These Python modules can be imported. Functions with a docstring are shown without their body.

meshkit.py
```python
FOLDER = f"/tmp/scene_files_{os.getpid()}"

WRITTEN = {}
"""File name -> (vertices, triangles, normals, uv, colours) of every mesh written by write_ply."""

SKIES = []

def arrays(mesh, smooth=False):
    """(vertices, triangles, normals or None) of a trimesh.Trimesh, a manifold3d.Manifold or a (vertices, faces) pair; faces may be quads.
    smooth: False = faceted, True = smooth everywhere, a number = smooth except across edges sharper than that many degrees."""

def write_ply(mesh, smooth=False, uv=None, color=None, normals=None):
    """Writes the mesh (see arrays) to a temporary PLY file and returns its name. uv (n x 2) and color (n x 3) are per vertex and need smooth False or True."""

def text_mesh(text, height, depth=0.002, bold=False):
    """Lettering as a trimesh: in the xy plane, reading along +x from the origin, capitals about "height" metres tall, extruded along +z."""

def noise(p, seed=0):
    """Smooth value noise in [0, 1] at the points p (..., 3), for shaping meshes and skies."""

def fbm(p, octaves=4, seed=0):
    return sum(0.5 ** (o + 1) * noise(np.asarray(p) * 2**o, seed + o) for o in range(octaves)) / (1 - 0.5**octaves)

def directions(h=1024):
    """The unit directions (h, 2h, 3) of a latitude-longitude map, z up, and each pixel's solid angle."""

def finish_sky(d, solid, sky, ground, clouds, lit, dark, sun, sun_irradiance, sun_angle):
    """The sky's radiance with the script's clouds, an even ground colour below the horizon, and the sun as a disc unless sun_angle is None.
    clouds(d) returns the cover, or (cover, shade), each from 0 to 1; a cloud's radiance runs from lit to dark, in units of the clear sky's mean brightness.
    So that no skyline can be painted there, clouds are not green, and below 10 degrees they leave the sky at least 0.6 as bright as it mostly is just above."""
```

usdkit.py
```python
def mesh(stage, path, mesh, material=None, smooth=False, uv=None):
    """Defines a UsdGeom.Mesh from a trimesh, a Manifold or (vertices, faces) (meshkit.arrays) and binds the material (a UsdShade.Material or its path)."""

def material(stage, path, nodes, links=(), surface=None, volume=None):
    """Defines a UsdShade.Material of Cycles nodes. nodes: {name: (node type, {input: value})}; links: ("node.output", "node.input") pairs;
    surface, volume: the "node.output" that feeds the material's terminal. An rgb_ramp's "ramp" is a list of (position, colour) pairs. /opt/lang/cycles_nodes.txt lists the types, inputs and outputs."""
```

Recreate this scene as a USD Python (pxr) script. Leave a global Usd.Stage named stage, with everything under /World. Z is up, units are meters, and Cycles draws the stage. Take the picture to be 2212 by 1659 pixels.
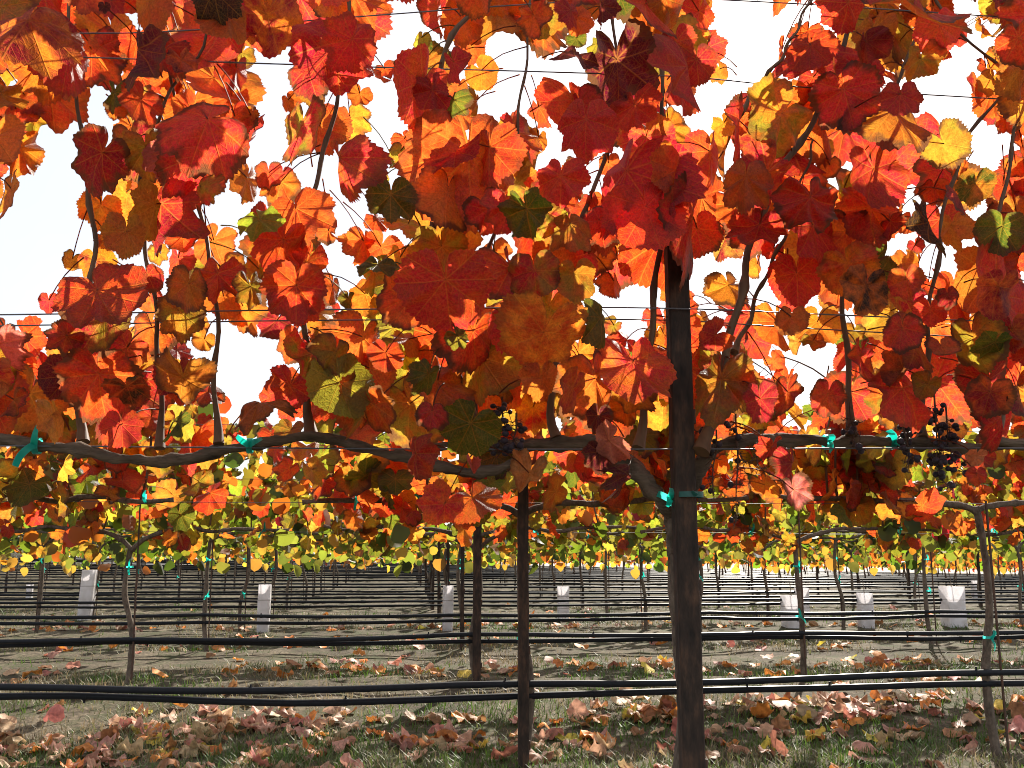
import math, random
import numpy as np, trimesh, usdkit, meshkit
from pxr import Usd, UsdGeom, UsdLux, UsdShade, Gf, Sdf, Vt

stage = Usd.Stage.CreateInMemory()
UsdGeom.SetStageUpAxis(stage, UsdGeom.Tokens.z)
UsdGeom.SetStageMetersPerUnit(stage, 1.0)
UsdGeom.Xform.Define(stage, '/World')
UsdGeom.Scope.Define(stage, '/World/Looks')
PI = math.pi

# ------------------------------------------------------------------ camera, sky, sun, exposure
EYE = 0.78
PITCH = math.radians(9.68)
FPX = 2171.0                      # focal length in pixels of a 2212 x 1659 picture
EXPOSURE = 1.3
SKY = 0.05
SUN = 1.25
SUN_EL, SUN_AZ = math.radians(36.0), math.radians(19.0)   # azimuth clockwise from +y (the view)
cam = UsdGeom.Camera.Define(stage, '/World/camera')
cam.CreateHorizontalApertureAttr(36.0)
cam.CreateVerticalApertureAttr(27.0)
cam.CreateFocalLengthAttr(36.0 * FPX / 2212)
cam.CreateClippingRangeAttr(Gf.Vec2f(0.05, 2000))
cam.CreateExposureAttr(EXPOSURE)
cam.AddTranslateOp().Set(Gf.Vec3d(0, 0, EYE))
cam.AddRotateXOp().Set(90 + math.degrees(PITCH))

dome = UsdLux.DomeLight.Define(stage, '/World/sky')
sky_m = usdkit.material(stage, '/World/Looks/sky_look', {
    's': ('sky_texture', {'sky_type': 'single_scattering', 'sun_disc': False, 'sun_elevation': SUN_EL, 'sun_rotation': SUN_AZ,
                          'aerosol_density': 1.6, 'air_density': 1.0, 'ozone_density': 1.0, 'altitude': 100.0}),
    'c': ('texture_coordinate', {}), 'n': ('noise_texture', {'scale': 1.6, 'detail': 5.0, 'roughness': 0.55}),
    'k': ('map_range', {'from_min': 0.30, 'from_max': 0.70, 'to_min': 0.38, 'to_max': 0.50, 'clamp': True}),
    'v': ('mix_color', {'b': (13.0, 13.2, 13.6), 'use_clamp': False}),       # a thin bright veil of high cloud
    'b': ('background_shader', {'strength': SKY})},
    [('c.generated', 'n.vector'), ('n.fac', 'k.value'), ('k.result', 'v.fac'), ('s.color', 'v.a'), ('v.result', 'b.color')], surface='b.background')
UsdShade.MaterialBindingAPI.Apply(dome.GetPrim()).Bind(sky_m)
dome.GetPrim().SetCustomDataByKey('kind', 'structure')
sun = UsdLux.DistantLight.Define(stage, '/World/sun')
sun.CreateIntensityAttr(SUN)
sun.CreateAngleAttr(0.53)
sun.CreateNormalizeAttr(True)
sun.CreateColorAttr(Gf.Vec3f(1.0, 0.93, 0.82))
sun.AddRotateZOp().Set(-math.degrees(SUN_AZ))            # light travels along -z of the prim
sun.AddRotateXOp().Set(-(90 - math.degrees(SUN_EL)))

# ------------------------------------------------------------------ frame of the rows
TH = math.radians(6.0)
U = np.array([math.cos(TH), math.sin(TH), 0.0])          # along a row, to the right
N = np.array([-math.sin(TH), math.cos(TH), 0.0])         # from row to row, away from the camera
CP, SP = math.cos(PITCH), math.sin(PITCH)
ROW0, GAP, SPACING, S0 = 1.93, 1.83, 1.8, 0.4
ROWS = 24


def at(x, y, d):
    """The point of the row plane at distance d that lies in the direction of picture position x, y."""
    a, b = (x - 1106) / FPX, (829.5 - y) / FPX
    r = np.array([a, CP - b * SP, SP + b * CP])
    return np.array([0, 0, EYE]) + r * (d / (r @ N))


def to_px(p):
    q = np.asarray(p, float) - [0, 0, EYE]
    z = q[..., 1] * CP + q[..., 2] * SP
    u = -q[..., 1] * SP + q[..., 2] * CP
    return 1106 + FPX * q[..., 0] / z, 829.5 - FPX * u / z


def smooth(a, b, x):
    t = np.clip((np.asarray(x, float) - a) / float(b - a), 0, 1)
    return t * t * (3 - 2 * t)


def base_height(x, y):
    x, y = np.asarray(x, float), np.asarray(y, float)
    z = 0.09 * smooth(3.6, 5.3, y)
    far = smooth(7, 42, y)
    z = z + far * (-0.03 - 0.019 * np.clip(x, -60, 60))
    z = z - (0.015 + 0.035 * smooth(8, -6, x)) * np.maximum(y - 46, 0)
    return z


def ground_height(x, y):
    x, y = np.asarray(x, float), np.asarray(y, float)
    p = np.stack([x, y, np.zeros_like(x)], -1)
    near = 1 / (1 + np.abs(y) / 25)
    d = y * math.cos(TH) - x * math.sin(TH)
    mound = np.exp(-((((d - ROW0 + GAP / 2) % GAP) - GAP / 2) / 0.28) ** 2) * 0.035 * smooth(2.5, 3.5, y) * near
    return base_height(x, y) + near * (0.07 * (meshkit.fbm(p * 1.7, 3, 3) - 0.5) + 0.022 * (meshkit.fbm(p * 9, 3, 9) - 0.5)) + mound


def row_point(s, d):
    p = U * s + N * d
    p[2] = float(base_height(p[0], p[1]))
    return p


# ------------------------------------------------------------------ naming and tagging
used = {}


def numbered(parent, name):
    k = used.get((parent, name), -1) + 1
    used[(parent, name)] = k
    return f'{parent}/{name}' if k == 0 else f'{parent}/{name}_{k:03d}'


def tag(prim, label=None, cat=None, group=None, kind=None):
    prim = prim.GetPrim() if hasattr(prim, 'GetPrim') else prim
    for k, v in (('label', label), ('category', cat), ('group', group), ('kind', kind)):
        if v:
            prim.SetCustomDataByKey(k, v)
    return prim


def thing(name, label, cat, loc=(0, 0, 0), rotz=0.0, group=None):
    x = UsdGeom.Xform.Define(stage, numbered('/World', name))
    x.AddTranslateOp().Set(Gf.Vec3d(*map(float, loc)))
    x.AddRotateZOp().Set(float(math.degrees(rotz)))
    return tag(x, label, cat, group)


def copy_of(root, loc, rotz, label, group=None):
    was = root.GetCustomData()
    name = root.GetName()
    if name[-3:].isdigit():
        name = name[:-4]
    r = thing(name, label, was['category'], loc, rotz, group or was.get('group'))
    r.GetReferences().AddInternalReference(root.GetPath())
    r.SetInstanceable(True)
    return r


def obj(name, mesh, mat, parent=None, smoothing=35, kind=None, label=None):
    p = '/World' if parent is None else str(parent.GetPath())
    m = usdkit.mesh(stage, numbered(p, name), mesh, LOOK[mat], smooth=smoothing)
    return tag(m, label, kind=kind)


def raw_mesh(path, v, f, mat, normals=None, prim=None, st=None, sub=False):
    m = UsdGeom.Mesh.Define(stage, path)
    m.CreatePointsAttr(Vt.Vec3fArray.FromNumpy(np.ascontiguousarray(v, np.float32)))
    m.CreateFaceVertexCountsAttr(Vt.IntArray.FromNumpy(np.full(len(f), 3, np.int32)))
    m.CreateFaceVertexIndicesAttr(Vt.IntArray.FromNumpy(np.ascontiguousarray(f, np.int32).ravel()))
    m.CreateSubdivisionSchemeAttr('none')
    if normals is not None:
        m.CreateNormalsAttr(Vt.Vec3fArray.FromNumpy(np.ascontiguousarray(normals, np.float32)))
        m.SetNormalsInterpolation('vertex')
    api = UsdGeom.PrimvarsAPI(m)
    if st is not None:
        api.CreatePrimvar('st', Sdf.ValueTypeNames.TexCoord2fArray, 'vertex').Set(Vt.Vec2fArray.FromNumpy(np.ascontiguousarray(st, np.float32)))
    for k, a in (prim or {}).items():
        api.CreatePrimvar(k, Sdf.ValueTypeNames.Color3fArray, 'vertex').Set(Vt.Vec3fArray.FromNumpy(np.ascontiguousarray(a, np.float32)))
    UsdShade.MaterialBindingAPI.Apply(m.GetPrim()).Bind(LOOK[mat])
    return m.GetPrim()


# ------------------------------------------------------------------ materials
LOOK = {}


def look(name, nodes, links, surface):
    LOOK[name] = usdkit.material(stage, '/World/Looks/' + name, nodes, links, surface=surface)


def rough_look(name, c1, c2, scale, rough=0.8, stretch=(1, 1, 1), bump=0.4, dist=0.004, spec=0.3, c3=None):
    look(name, {
        'g': ('geometry', {}), 'm': ('mapping', {'scale': stretch}),
        'n': ('noise_texture', {'scale': scale, 'detail': 6.0, 'roughness': 0.65}),
        'n2': ('noise_texture', {'scale': scale * 0.17, 'detail': 3.0}),
        'r': ('rgb_ramp', {'ramp': [(0.3, c1), (0.5, c3 or tuple((a + b) / 2 for a, b in zip(c1, c2))), (0.7, c2)]}),
        'add': ('mix_float', {'fac': 0.4}),
        'b': ('bump', {'strength': bump, 'distance': dist}),
        'p': ('principled_bsdf', {'roughness': rough, 'specular_ior_level': spec})},
        [('g.position', 'm.vector'), ('m.vector', 'n.vector'), ('g.position', 'n2.vector'), ('n.fac', 'add.a'), ('n2.fac', 'add.b'),
         ('add.result', 'r.fac'), ('r.color', 'p.base_color'), ('n.fac', 'b.height'), ('b.normal', 'p.normal')], 'p.BSDF')


rough_look('bark', (0.026, 0.019, 0.013), (0.20, 0.150, 0.110), 90, 0.9, (1, 1, 0.5), 0.9, 0.006)
rough_look('arm_bark', (0.022, 0.015, 0.010), (0.20, 0.140, 0.092), 75, 0.9, (0.16, 1, 1), 1.2, 0.010)
rough_look('cane_bark', (0.045, 0.022, 0.011), (0.15, 0.078, 0.036), 60, 0.65, (1, 1, 0.25), 0.35, 0.002)
rough_look('weathered_post', (0.006, 0.005, 0.004), (0.10, 0.052, 0.030), 70, 0.85, (1, 1, 0.30), 1.0, 0.006, 0.25, (0.032, 0.020, 0.014))
rough_look('rusty_steel', (0.03, 0.018, 0.012), (0.10, 0.05, 0.03), 120, 0.7, (1, 1, 0.3), 0.3, 0.002)
rough_look('wire_steel', (0.05, 0.05, 0.055), (0.10, 0.10, 0.105), 200, 0.5, (1, 1, 1), 0.1, 0.001, 0.5)
rough_look('black_hose', (0.007, 0.008, 0.010), (0.015, 0.016, 0.019), 60, 0.42, (1, 1, 1), 0.06, 0.001, 0.14)
rough_look('dry_grape', (0.008, 0.006, 0.010), (0.035, 0.022, 0.028), 150, 0.55, (1, 1, 1), 0.5, 0.002)
look('white_sleeve', {
    'g': ('geometry', {}), 'n': ('noise_texture', {'scale': 14.0, 'detail': 5.0}),
    'r': ('rgb_ramp', {'ramp': [(0.35, (0.62, 0.60, 0.58)), (0.6, (0.84, 0.83, 0.84))]}),
    'p': ('principled_bsdf', {'roughness': 0.5}), 't': ('translucent_bsdf', {'color': (0.92, 0.90, 0.92)}), 'x': ('mix_closure', {'fac': 0.5})},
    [('g.position', 'n.vector'), ('n.fac', 'r.fac'), ('r.color', 'p.base_color'), ('p.BSDF', 'x.closure1'), ('t.BSDF', 'x.closure2')], 'x.closure')
look('green_tape', {
    'p': ('principled_bsdf', {'base_color': (0.012, 0.26, 0.22), 'roughness': 0.35}), 't': ('translucent_bsdf', {'color': (0.10, 0.95, 0.84)}),
    'x': ('mix_closure', {'fac': 0.55})}, [('p.BSDF', 'x.closure1'), ('t.BSDF', 'x.closure2')], 'x.closure')


look('dark_tape', {'p': ('principled_bsdf', {'base_color': (0.006, 0.07, 0.055), 'roughness': 0.4})}, [], 'p.BSDF')  # the green tape again, with the shade on the post put into its colour


def leaf_look(name, fine, fac):
    n = {'st': ('attribute', {'attribute': 'st'}), 'tone': ('attribute', {'attribute': 'tone'}), 'tone2': ('attribute', {'attribute': 'tone2'}),
         'g': ('geometry', {}), 'sep': ('separate_xyz', {}),
         'ang': ('math', {'math_type': 'arctan2'}), 'len': ('vector_math', {'vector_math_type': 'length', 'math_type': 'length'}),
         'pp': ('math', {'math_type': 'pingpong', 'value2': 0.3665}), 'sn': ('math', {'math_type': 'sine'}), 'cs': ('math', {'math_type': 'cosine'}),
         't': ('math', {'math_type': 'multiply'}), 's': ('math', {'math_type': 'multiply'}), 'kt': ('math', {'math_type': 'multiply', 'value2': 0.85}),
         'q0': ('math', {'math_type': 'subtract'}), 'q': ('math', {'math_type': 'pingpong', 'value2': 0.05}),
         'v1': ('map_range', {'from_min': 0.002, 'from_max': 0.013, 'to_min': 1.0, 'to_max': 0.0, 'clamp': True}),
         'v2': ('map_range', {'from_min': 0.001, 'from_max': 0.009, 'to_min': 0.7, 'to_max': 0.0, 'clamp': True}),
         'vo': ('voronoi_texture', {'feature': 'distance_to_edge', 'scale': 24.0}),
         'v3': ('map_range', {'from_min': 0.0, 'from_max': 0.09, 'to_min': 0.5, 'to_max': 0.0, 'clamp': True}),
         'm1': ('math', {'math_type': 'maximum'}), 'vein': ('math', {'math_type': 'maximum'}),
         'no': ('noise_texture', {'scale': 26.0, 'detail': 4.0, 'roughness': 0.6}), 'nr': ('map_range', {'from_min': 0.40, 'from_max': 0.62, 'clamp': True}),
         'nf': ('noise_texture', {'scale': 190.0, 'detail': 3.0, 'roughness': 0.7}), 'sp': ('map_range', {'from_min': 0.62, 'from_max': 0.72, 'to_min': 1.0, 'to_max': 0.35, 'clamp': True}),
         'spk': ('map_range', {'from_min': 0.35, 'from_max': 0.65, 'to_min': 0.72, 'to_max': 1.2, 'clamp': True}),
         'col': ('mix_color', {}), 'vc': ('mix_color', {'fac': 0.5, 'b': (0.95, 0.46, 0.05)}), 'vf': ('math', {'math_type': 'multiply', 'value2': 0.6}),
         'colv': ('mix_color', {}), 'cs1': ('mix_color', {'blend_type': 'multiply', 'fac': 1.0}), 'cs2': ('mix_color', {'blend_type': 'multiply', 'fac': 1.0}),
         'dull': ('hsv', {'saturation': 0.9, 'value': 0.22}),
         'bh': ('math', {'math_type': 'multiply_add', 'value2': -0.6}), 'nb': ('noise_texture', {'scale': 60.0, 'detail': 2.0}),
         'b': ('bump', {'strength': 0.55, 'distance': 0.004}),
         'p': ('principled_bsdf', {'roughness': 0.48, 'specular_ior_level': 0.4}), 'tr': ('translucent_bsdf', {}), 'x': ('mix_closure', {'fac': fac}),
         'ed': ('attribute', {'attribute': 'margin'}), 'es': ('separate_xyz', {}), 'en': ('noise_texture', {'scale': 34.0, 'detail': 3.0}),
         'ea': ('math', {'math_type': 'multiply_add', 'value2': 0.9}), 'em': ('map_range', {'from_min': 1.22, 'from_max': 1.42, 'clamp': True}), 'ek': ('math', {'math_type': 'multiply'}),
         'dry': ('mix_color', {'b': (.17, .075, .03)})}
    n['len'] = ('vector_math', {'math_type': 'length'})
    l = [('st.vector', 'sep.vector'), ('sep.x', 'ang.value1'), ('sep.y', 'ang.value2'), ('st.vector', 'len.vector1'),
         ('ang.value', 'pp.value1'), ('pp.value', 'sn.value1'), ('pp.value', 'cs.value1'), ('sn.value', 't.value1'), ('len.value', 't.value2'),
         ('cs.value', 's.value1'), ('len.value', 's.value2'), ('t.value', 'kt.value1'), ('s.value', 'q0.value1'), ('kt.value', 'q0.value2'), ('q0.value', 'q.value1'),
         ('t.value', 'v1.value'), ('q.value', 'v2.value'), ('st.vector', 'vo.vector'), ('vo.distance', 'v3.value'),
         ('v1.result', 'm1.value1'), ('v2.result', 'm1.value2'), ('m1.value', 'vein.value1'), ('v3.result', 'vein.value2'),
         ('g.position', 'no.vector'), ('no.fac', 'nr.value'), ('g.position', 'nf.vector'), ('nf.fac', 'sp.value'), ('nf.fac', 'spk.value'),
         ('nr.result', 'col.fac'), ('tone.color', 'col.a'), ('tone2.color', 'col.b'), ('col.result', 'vc.a'),
         ('vein.value', 'vf.value1'), ('vf.value', 'colv.fac'), ('col.result', 'colv.a'), ('vc.result', 'colv.b'),
         ('colv.result', 'cs1.a'), ('sp.result', 'cs1.b'), ('cs1.result', 'cs2.a'), ('spk.result', 'cs2.b'),
         ('ed.vector', 'es.vector'), ('g.position', 'en.vector'), ('en.fac', 'ea.value1'), ('es.x', 'ea.value3'), ('ea.value', 'em.value'), ('em.result', 'ek.value1'), ('es.y', 'ek.value2'),
         ('ek.value', 'dry.fac'), ('cs2.result', 'dry.a'), ('dry.result', 'tr.color'), ('dry.result', 'dull.color'), ('dull.color', 'p.base_color'),
         ('g.position', 'nb.vector'), ('vein.value', 'bh.value1'), ('nb.fac', 'bh.value3'), ('bh.value', 'b.height'), ('b.normal', 'p.normal'), ('b.normal', 'tr.normal'),
         ('p.BSDF', 'x.closure1'), ('tr.BSDF', 'x.closure2')]
    look(name, n, l, 'x.closure')


leaf_look('vine_leaf', True, 0.66)
look('far_leaf', {
    'tone': ('attribute', {'attribute': 'tone'}), 'd': ('hsv', {'saturation': 0.8, 'value': 0.4}),
    'p': ('principled_bsdf', {'roughness': 0.5, 'specular_ior_level': 0.35}), 'tr': ('translucent_bsdf', {}), 'x': ('mix_closure', {'fac': 0.55})},
    [('tone.color', 'tr.color'), ('tone.color', 'd.color'), ('d.color', 'p.base_color'), ('p.BSDF', 'x.closure1'), ('tr.BSDF', 'x.closure2')], 'x.closure')
look('dry_leaf', {
    'tone': ('attribute', {'attribute': 'tone'}), 'g': ('geometry', {}), 'n': ('noise_texture', {'scale': 45.0, 'detail': 5.0}),
    'k': ('map_range', {'from_min': 0.3, 'from_max': 0.7, 'to_min': 0.55, 'to_max': 1.25}), 'c': ('mix_color', {'blend_type': 'multiply', 'fac': 1.0}),
    'b': ('bump', {'strength': 0.6, 'distance': 0.004}),
    'p': ('principled_bsdf', {'roughness': 0.6, 'specular_ior_level': 0.3}), 'tr': ('translucent_bsdf', {}), 'x': ('mix_closure', {'fac': 0.3})},
    [('g.position', 'n.vector'), ('n.fac', 'k.value'), ('tone.color', 'c.a'), ('k.result', 'c.b'), ('c.result', 'p.base_color'), ('c.result', 'tr.color'),
     ('n.fac', 'b.height'), ('b.normal', 'p.normal'), ('p.BSDF', 'x.closure1'), ('tr.BSDF', 'x.closure2')], 'x.closure')
look('grass_blade', {
    'tone': ('attribute', {'attribute': 'tone'}), 'p': ('principled_bsdf', {'roughness': 0.55}), 'tr': ('translucent_bsdf', {}), 'x': ('mix_closure', {'fac': 0.35})},
    [('tone.color', 'p.base_color'), ('tone.color', 'tr.color'), ('p.BSDF', 'x.closure1'), ('tr.BSDF', 'x.closure2')], 'x.closure')
look('soil', {
    'g': ('geometry', {}), 'n1': ('noise_texture', {'scale': 1.6, 'detail': 5.0, 'roughness': 0.6}), 'n2': ('noise_texture', {'scale': 38.0, 'detail': 8.0, 'roughness': 0.7}),
    'n3': ('noise_texture', {'scale': 7.0, 'detail': 6.0, 'roughness': 0.65}),
    'r1': ('rgb_ramp', {'ramp': [(0.36, (0.032, 0.025, 0.016)), (0.5, (0.080, 0.063, 0.041)), (0.66, (0.22, 0.176, 0.120))]}),
    'r3': ('map_range', {'from_min': 0.48, 'from_max': 0.62, 'to_min': 0.0, 'to_max': 0.8, 'clamp': True}),
    'gr': ('mix_color', {'b': (0.055, 0.062, 0.026)}), 'ad': ('mix_float', {'fac': 0.6}),
    'b': ('bump', {'strength': 0.9, 'distance': 0.012}), 'p': ('principled_bsdf', {'roughness': 0.95, 'specular_ior_level': 0.15})},
    [('g.position', 'n1.vector'), ('g.position', 'n2.vector'), ('g.position', 'n3.vector'), ('n1.fac', 'ad.a'), ('n2.fac', 'ad.b'), ('ad.result', 'r1.fac'),
     ('n3.fac', 'r3.value'), ('r3.result', 'gr.fac'), ('r1.color', 'gr.a'), ('gr.result', 'p.base_color'), ('n2.fac', 'b.height'), ('b.normal', 'p.normal')], 'p.BSDF')

# ------------------------------------------------------------------ ground
gx = np.concatenate([-np.geomspace(220, 6.2, 40), np.linspace(-6, 6, 300), np.geomspace(6.2, 220, 40)])
gy = np.concatenate([np.linspace(-60, 0, 12)[:-1], np.linspace(0, 2.4, 14), np.linspace(2.43, 8.5, 290), np.geomspace(8.55, 47, 170), np.geomspace(48, 420, 24)])
GX, GY = np.meshgrid(gx, gy)
GZ = ground_height(GX, GY)
nx, ny = len(gx), len(gy)
idx = np.arange(nx * ny).reshape(ny, nx)
quads = np.stack([idx[:-1, :-1], idx[:-1, 1:], idx[1:, 1:], idx[1:, :-1]], -1).reshape(-1, 4)
m = usdkit.mesh(stage, '/World/ground', (np.stack([GX, GY, GZ], -1).reshape(-1, 3), quads), LOOK['soil'], smooth=True)
tag(m, kind='structure')


# ------------------------------------------------------------------ solid helpers
def tube(pts, radii, sides=8, rough=0.0, seed=0, caps=True):
    pts = np.asarray(pts, float)
    radii = np.broadcast_to(np.asarray(radii, float), (len(pts),))
    tang = np.gradient(pts, axis=0)
    tang /= np.maximum(np.linalg.norm(tang, axis=1, keepdims=True), 1e-9)
    ref = np.array([0.13, 0.97, 0.2]) if abs(tang[:, 1]).mean() < 0.8 else np.array([0.2, 0.1, 0.97])
    a = np.cross(tang, ref)
    a /= np.maximum(np.linalg.norm(a, axis=1, keepdims=True), 1e-9)
    b = np.cross(tang, a)
    th = np.arange(sides) / sides * 2 * PI
    ring = np.cos(th)[None, :, None] * a[:, None] + np.sin(th)[None, :, None] * b[:, None]
    r = radii[:, None, None] * np.ones((1, sides, 1))
    if rough:
        q = pts[:, None] + ring * radii[:, None, None]
        r = r * (1 + rough * 2 * (meshkit.fbm(q * 55 + seed * 7.3, 3, seed)[..., None] - 0.5) + rough * 1.3 * (meshkit.noise(np.stack(np.broadcast_arrays(np.cos(th)[None] * 2.6 + seed, np.sin(th)[None] * 2.6,
                  np.concatenate([[0], np.cumsum(np.linalg.norm(np.diff(pts, axis=0), axis=1))])[:, None] * 14), -1), seed)[..., None] - 0.5))
    v = (pts[:, None] + ring * r).reshape(-1, 3)
    n = len(pts)
    i = np.arange(n - 1)[:, None] * sides
    j = np.arange(sides)[None]
    k = (j + 1) % sides
    q = np.stack([i + j, i + k, i + sides + k, i + sides + j], -1).reshape(-1, 4)
    f = np.vstack([q[:, [0, 2, 1]], q[:, [0, 3, 2]]])
    if caps:
        v = np.vstack([v, pts[0], pts[-1]])
        c0, c1 = len(v) - 2, len(v) - 1
        jj = np.arange(sides)
        f = np.vstack([f, np.stack([np.full(sides, c0), jj, (jj + 1) % sides], -1),
                       np.stack([np.full(sides, c1), (n - 1) * sides + (jj + 1) % sides, (n - 1) * sides + jj], -1)])
    return trimesh.Trimesh(v, f, process=False)


def spline(pts, n):
    from scipy.interpolate import PchipInterpolator
    pts = np.asarray(pts, float)
    t = np.concatenate([[0], np.cumsum(np.maximum(np.linalg.norm(np.diff(pts, axis=0), axis=1), 1e-6))])
    return PchipInterpolator(t, pts)(np.linspace(0, t[-1], n))


def join(ms):
    return trimesh.util.concatenate(ms)


def box(size, at_, bevel=0.0):
    if not bevel:
        m = trimesh.creation.box(size)
    else:
        import manifold3d as mf
        s = [x - 2 * bevel for x in size]
        c = mf.Manifold.cube(s, True)
        parts = [mf.Manifold.cube([s[0] + 2 * bevel, s[1], s[2]], True), mf.Manifold.cube([s[0], s[1] + 2 * bevel, s[2]], True), mf.Manifold.cube([s[0], s[1], s[2] + 2 * bevel], True)]
        h = mf.Manifold.batch_hull(parts + [c]).to_mesh()
        m = trimesh.Trimesh(h.vert_properties[:, :3], h.tri_verts, process=False)
    m.apply_translation(at_)
    return m


# ------------------------------------------------------------------ leaves
TONES = {  # what the leaf lets through, and the colour of its blotches
    'R': ((.66, .026, .036), (.68, .075, .016)), 'DR': ((.40, .012, .030), (.52, .034, .014)), 'P': ((.12, .010, .030), (.20, .014, .022)),
    'RO': ((.74, .085, .012), (.68, .030, .016)), 'OR': ((.82, .160, .020), (.78, .070, .018)), 'O': ((.84, .27, .020), (.82, .13, .016)),
    'DO': ((.62, .17, .018), (.56, .24, .024)), 'Y': ((.82, .47, .055), (.80, .30, .03)), 'YG': ((.36, .38, .045), (.56, .40, .03)),
    'OG': ((.34, .27, .024), (.52, .16, .016)), 'G': ((.20, .30, .020), (.30, .32, .025)), 'DG': ((.085, .13, .014), (.15, .17, .018)),
    'D': ((.045, .035, .020), (.08, .03, .02)), 'PK': ((.66, .20, .16), (.60, .12, .08)), 'TAN': ((.62, .33, .14), (.55, .20, .06)), 'BR': ((.22, .10, .05), (.30, .12, .05)),
}
LOBES = np.radians([0, 12, 24, 34, 45, 56, 67, 78, 90, 105, 122, 140, 156, 168, 175, 180])
LOBER = np.array([.62, .575, .49, .52, .575, .525, .455, .485, .515, .475, .455, .44, .40, .30, .17, .05])


def leaf_outline(n, rng, teeth=True):
    th = np.linspace(-PI, PI, n, endpoint=False) + PI / n
    deep = rng.choice([rng.uniform(0, .6), rng.uniform(.5, 1.25)], p=[.65, .35]) if n > 40 else rng.uniform(0.35, 1.1)
    flat = np.interp(LOBES, np.radians([0, 90, 150, 180]), [.58, .53, .45, .05])
    rr = flat + (LOBER - flat) * deep
    rr[-3:] = LOBER[-3:]
    r = np.interp(np.abs(th), LOBES, rr * rng.uniform(0.95, 1.05, len(rr)))
    if teeth:
        k = np.arange(n)
        amp = rng.uniform(0.022, 0.045) * (0.55 + 0.45 * np.cos(th * 2) ** 2)
        r = r * (1 + np.where(k % 2 == 0, 1, -1) * amp * (np.abs(th) < 2.95)) * (1 + 0.035 * np.sin(th * 9 + rng.uniform(0, 6)))
    r *= 1 + 0.06 * np.sin(th + rng.uniform(0, 6))
    return th, r


_topo = {}


def leaf_topo(n, rings):
    if (n, rings) not in _topo:
        j = np.arange(n)
        k = (j + 1) % n
        f = [np.stack([np.zeros(n, int), 1 + j, 1 + k], -1)]
        for i in range(rings - 1):
            a, b = 1 + i * n, 1 + (i + 1) * n
            f += [np.stack([a + j, b + j, b + k], -1), np.stack([a + j, b + k, a + k], -1)]
        _topo[(n, rings)] = np.vstack(f)
    return _topo[(n, rings)]


def leaf_blade(rng, n=88, rings=(0.4, 0.74, 1.0), curl=1.0, fold=None, teeth=True):
    """A blade about 1 wide; the stalk joins at the origin and the tip points along +y."""
    th, r = leaf_outline(n, rng, teeth)
    pts = [np.zeros((1, 2))]
    for q in rings:
        pts.append(np.stack([np.sin(th) * r * q, np.cos(th) * r * q], -1))
    p = np.vstack(pts)
    x, y = p[:, 0], p[:, 1]
    rad = np.hypot(x, y)
    a = np.arctan2(x, y)
    z = curl * (rng.uniform(-.35, .5) * rad ** 2 + rng.uniform(-.45, .25) * y * np.abs(y) + rng.uniform(-.3, .3) * x * np.abs(x)
                + rng.uniform(.03, .09) * np.sin(a * rng.integers(4, 7) + rng.uniform(0, 6)) * rad * 1.6
                + rng.uniform(0.0, .055) * np.cos(a / 0.3665 * PI) * rad * 1.5)
    ph = rng.uniform(0, 9)
    z += curl * 0.10 * (meshkit.noise(np.stack([x * 4 + ph, y * 4, 0 * x], -1), 5) - 0.5)
    fold = rng.uniform(0.0, 0.5) ** 1.3 if fold is None else fold
    phi = fold * 1.45
    xx, zz = x * math.cos(phi), z + np.abs(x) * math.sin(phi)
    return np.stack([xx, y, zz], -1), leaf_topo(n, len(rings)), p


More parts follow.
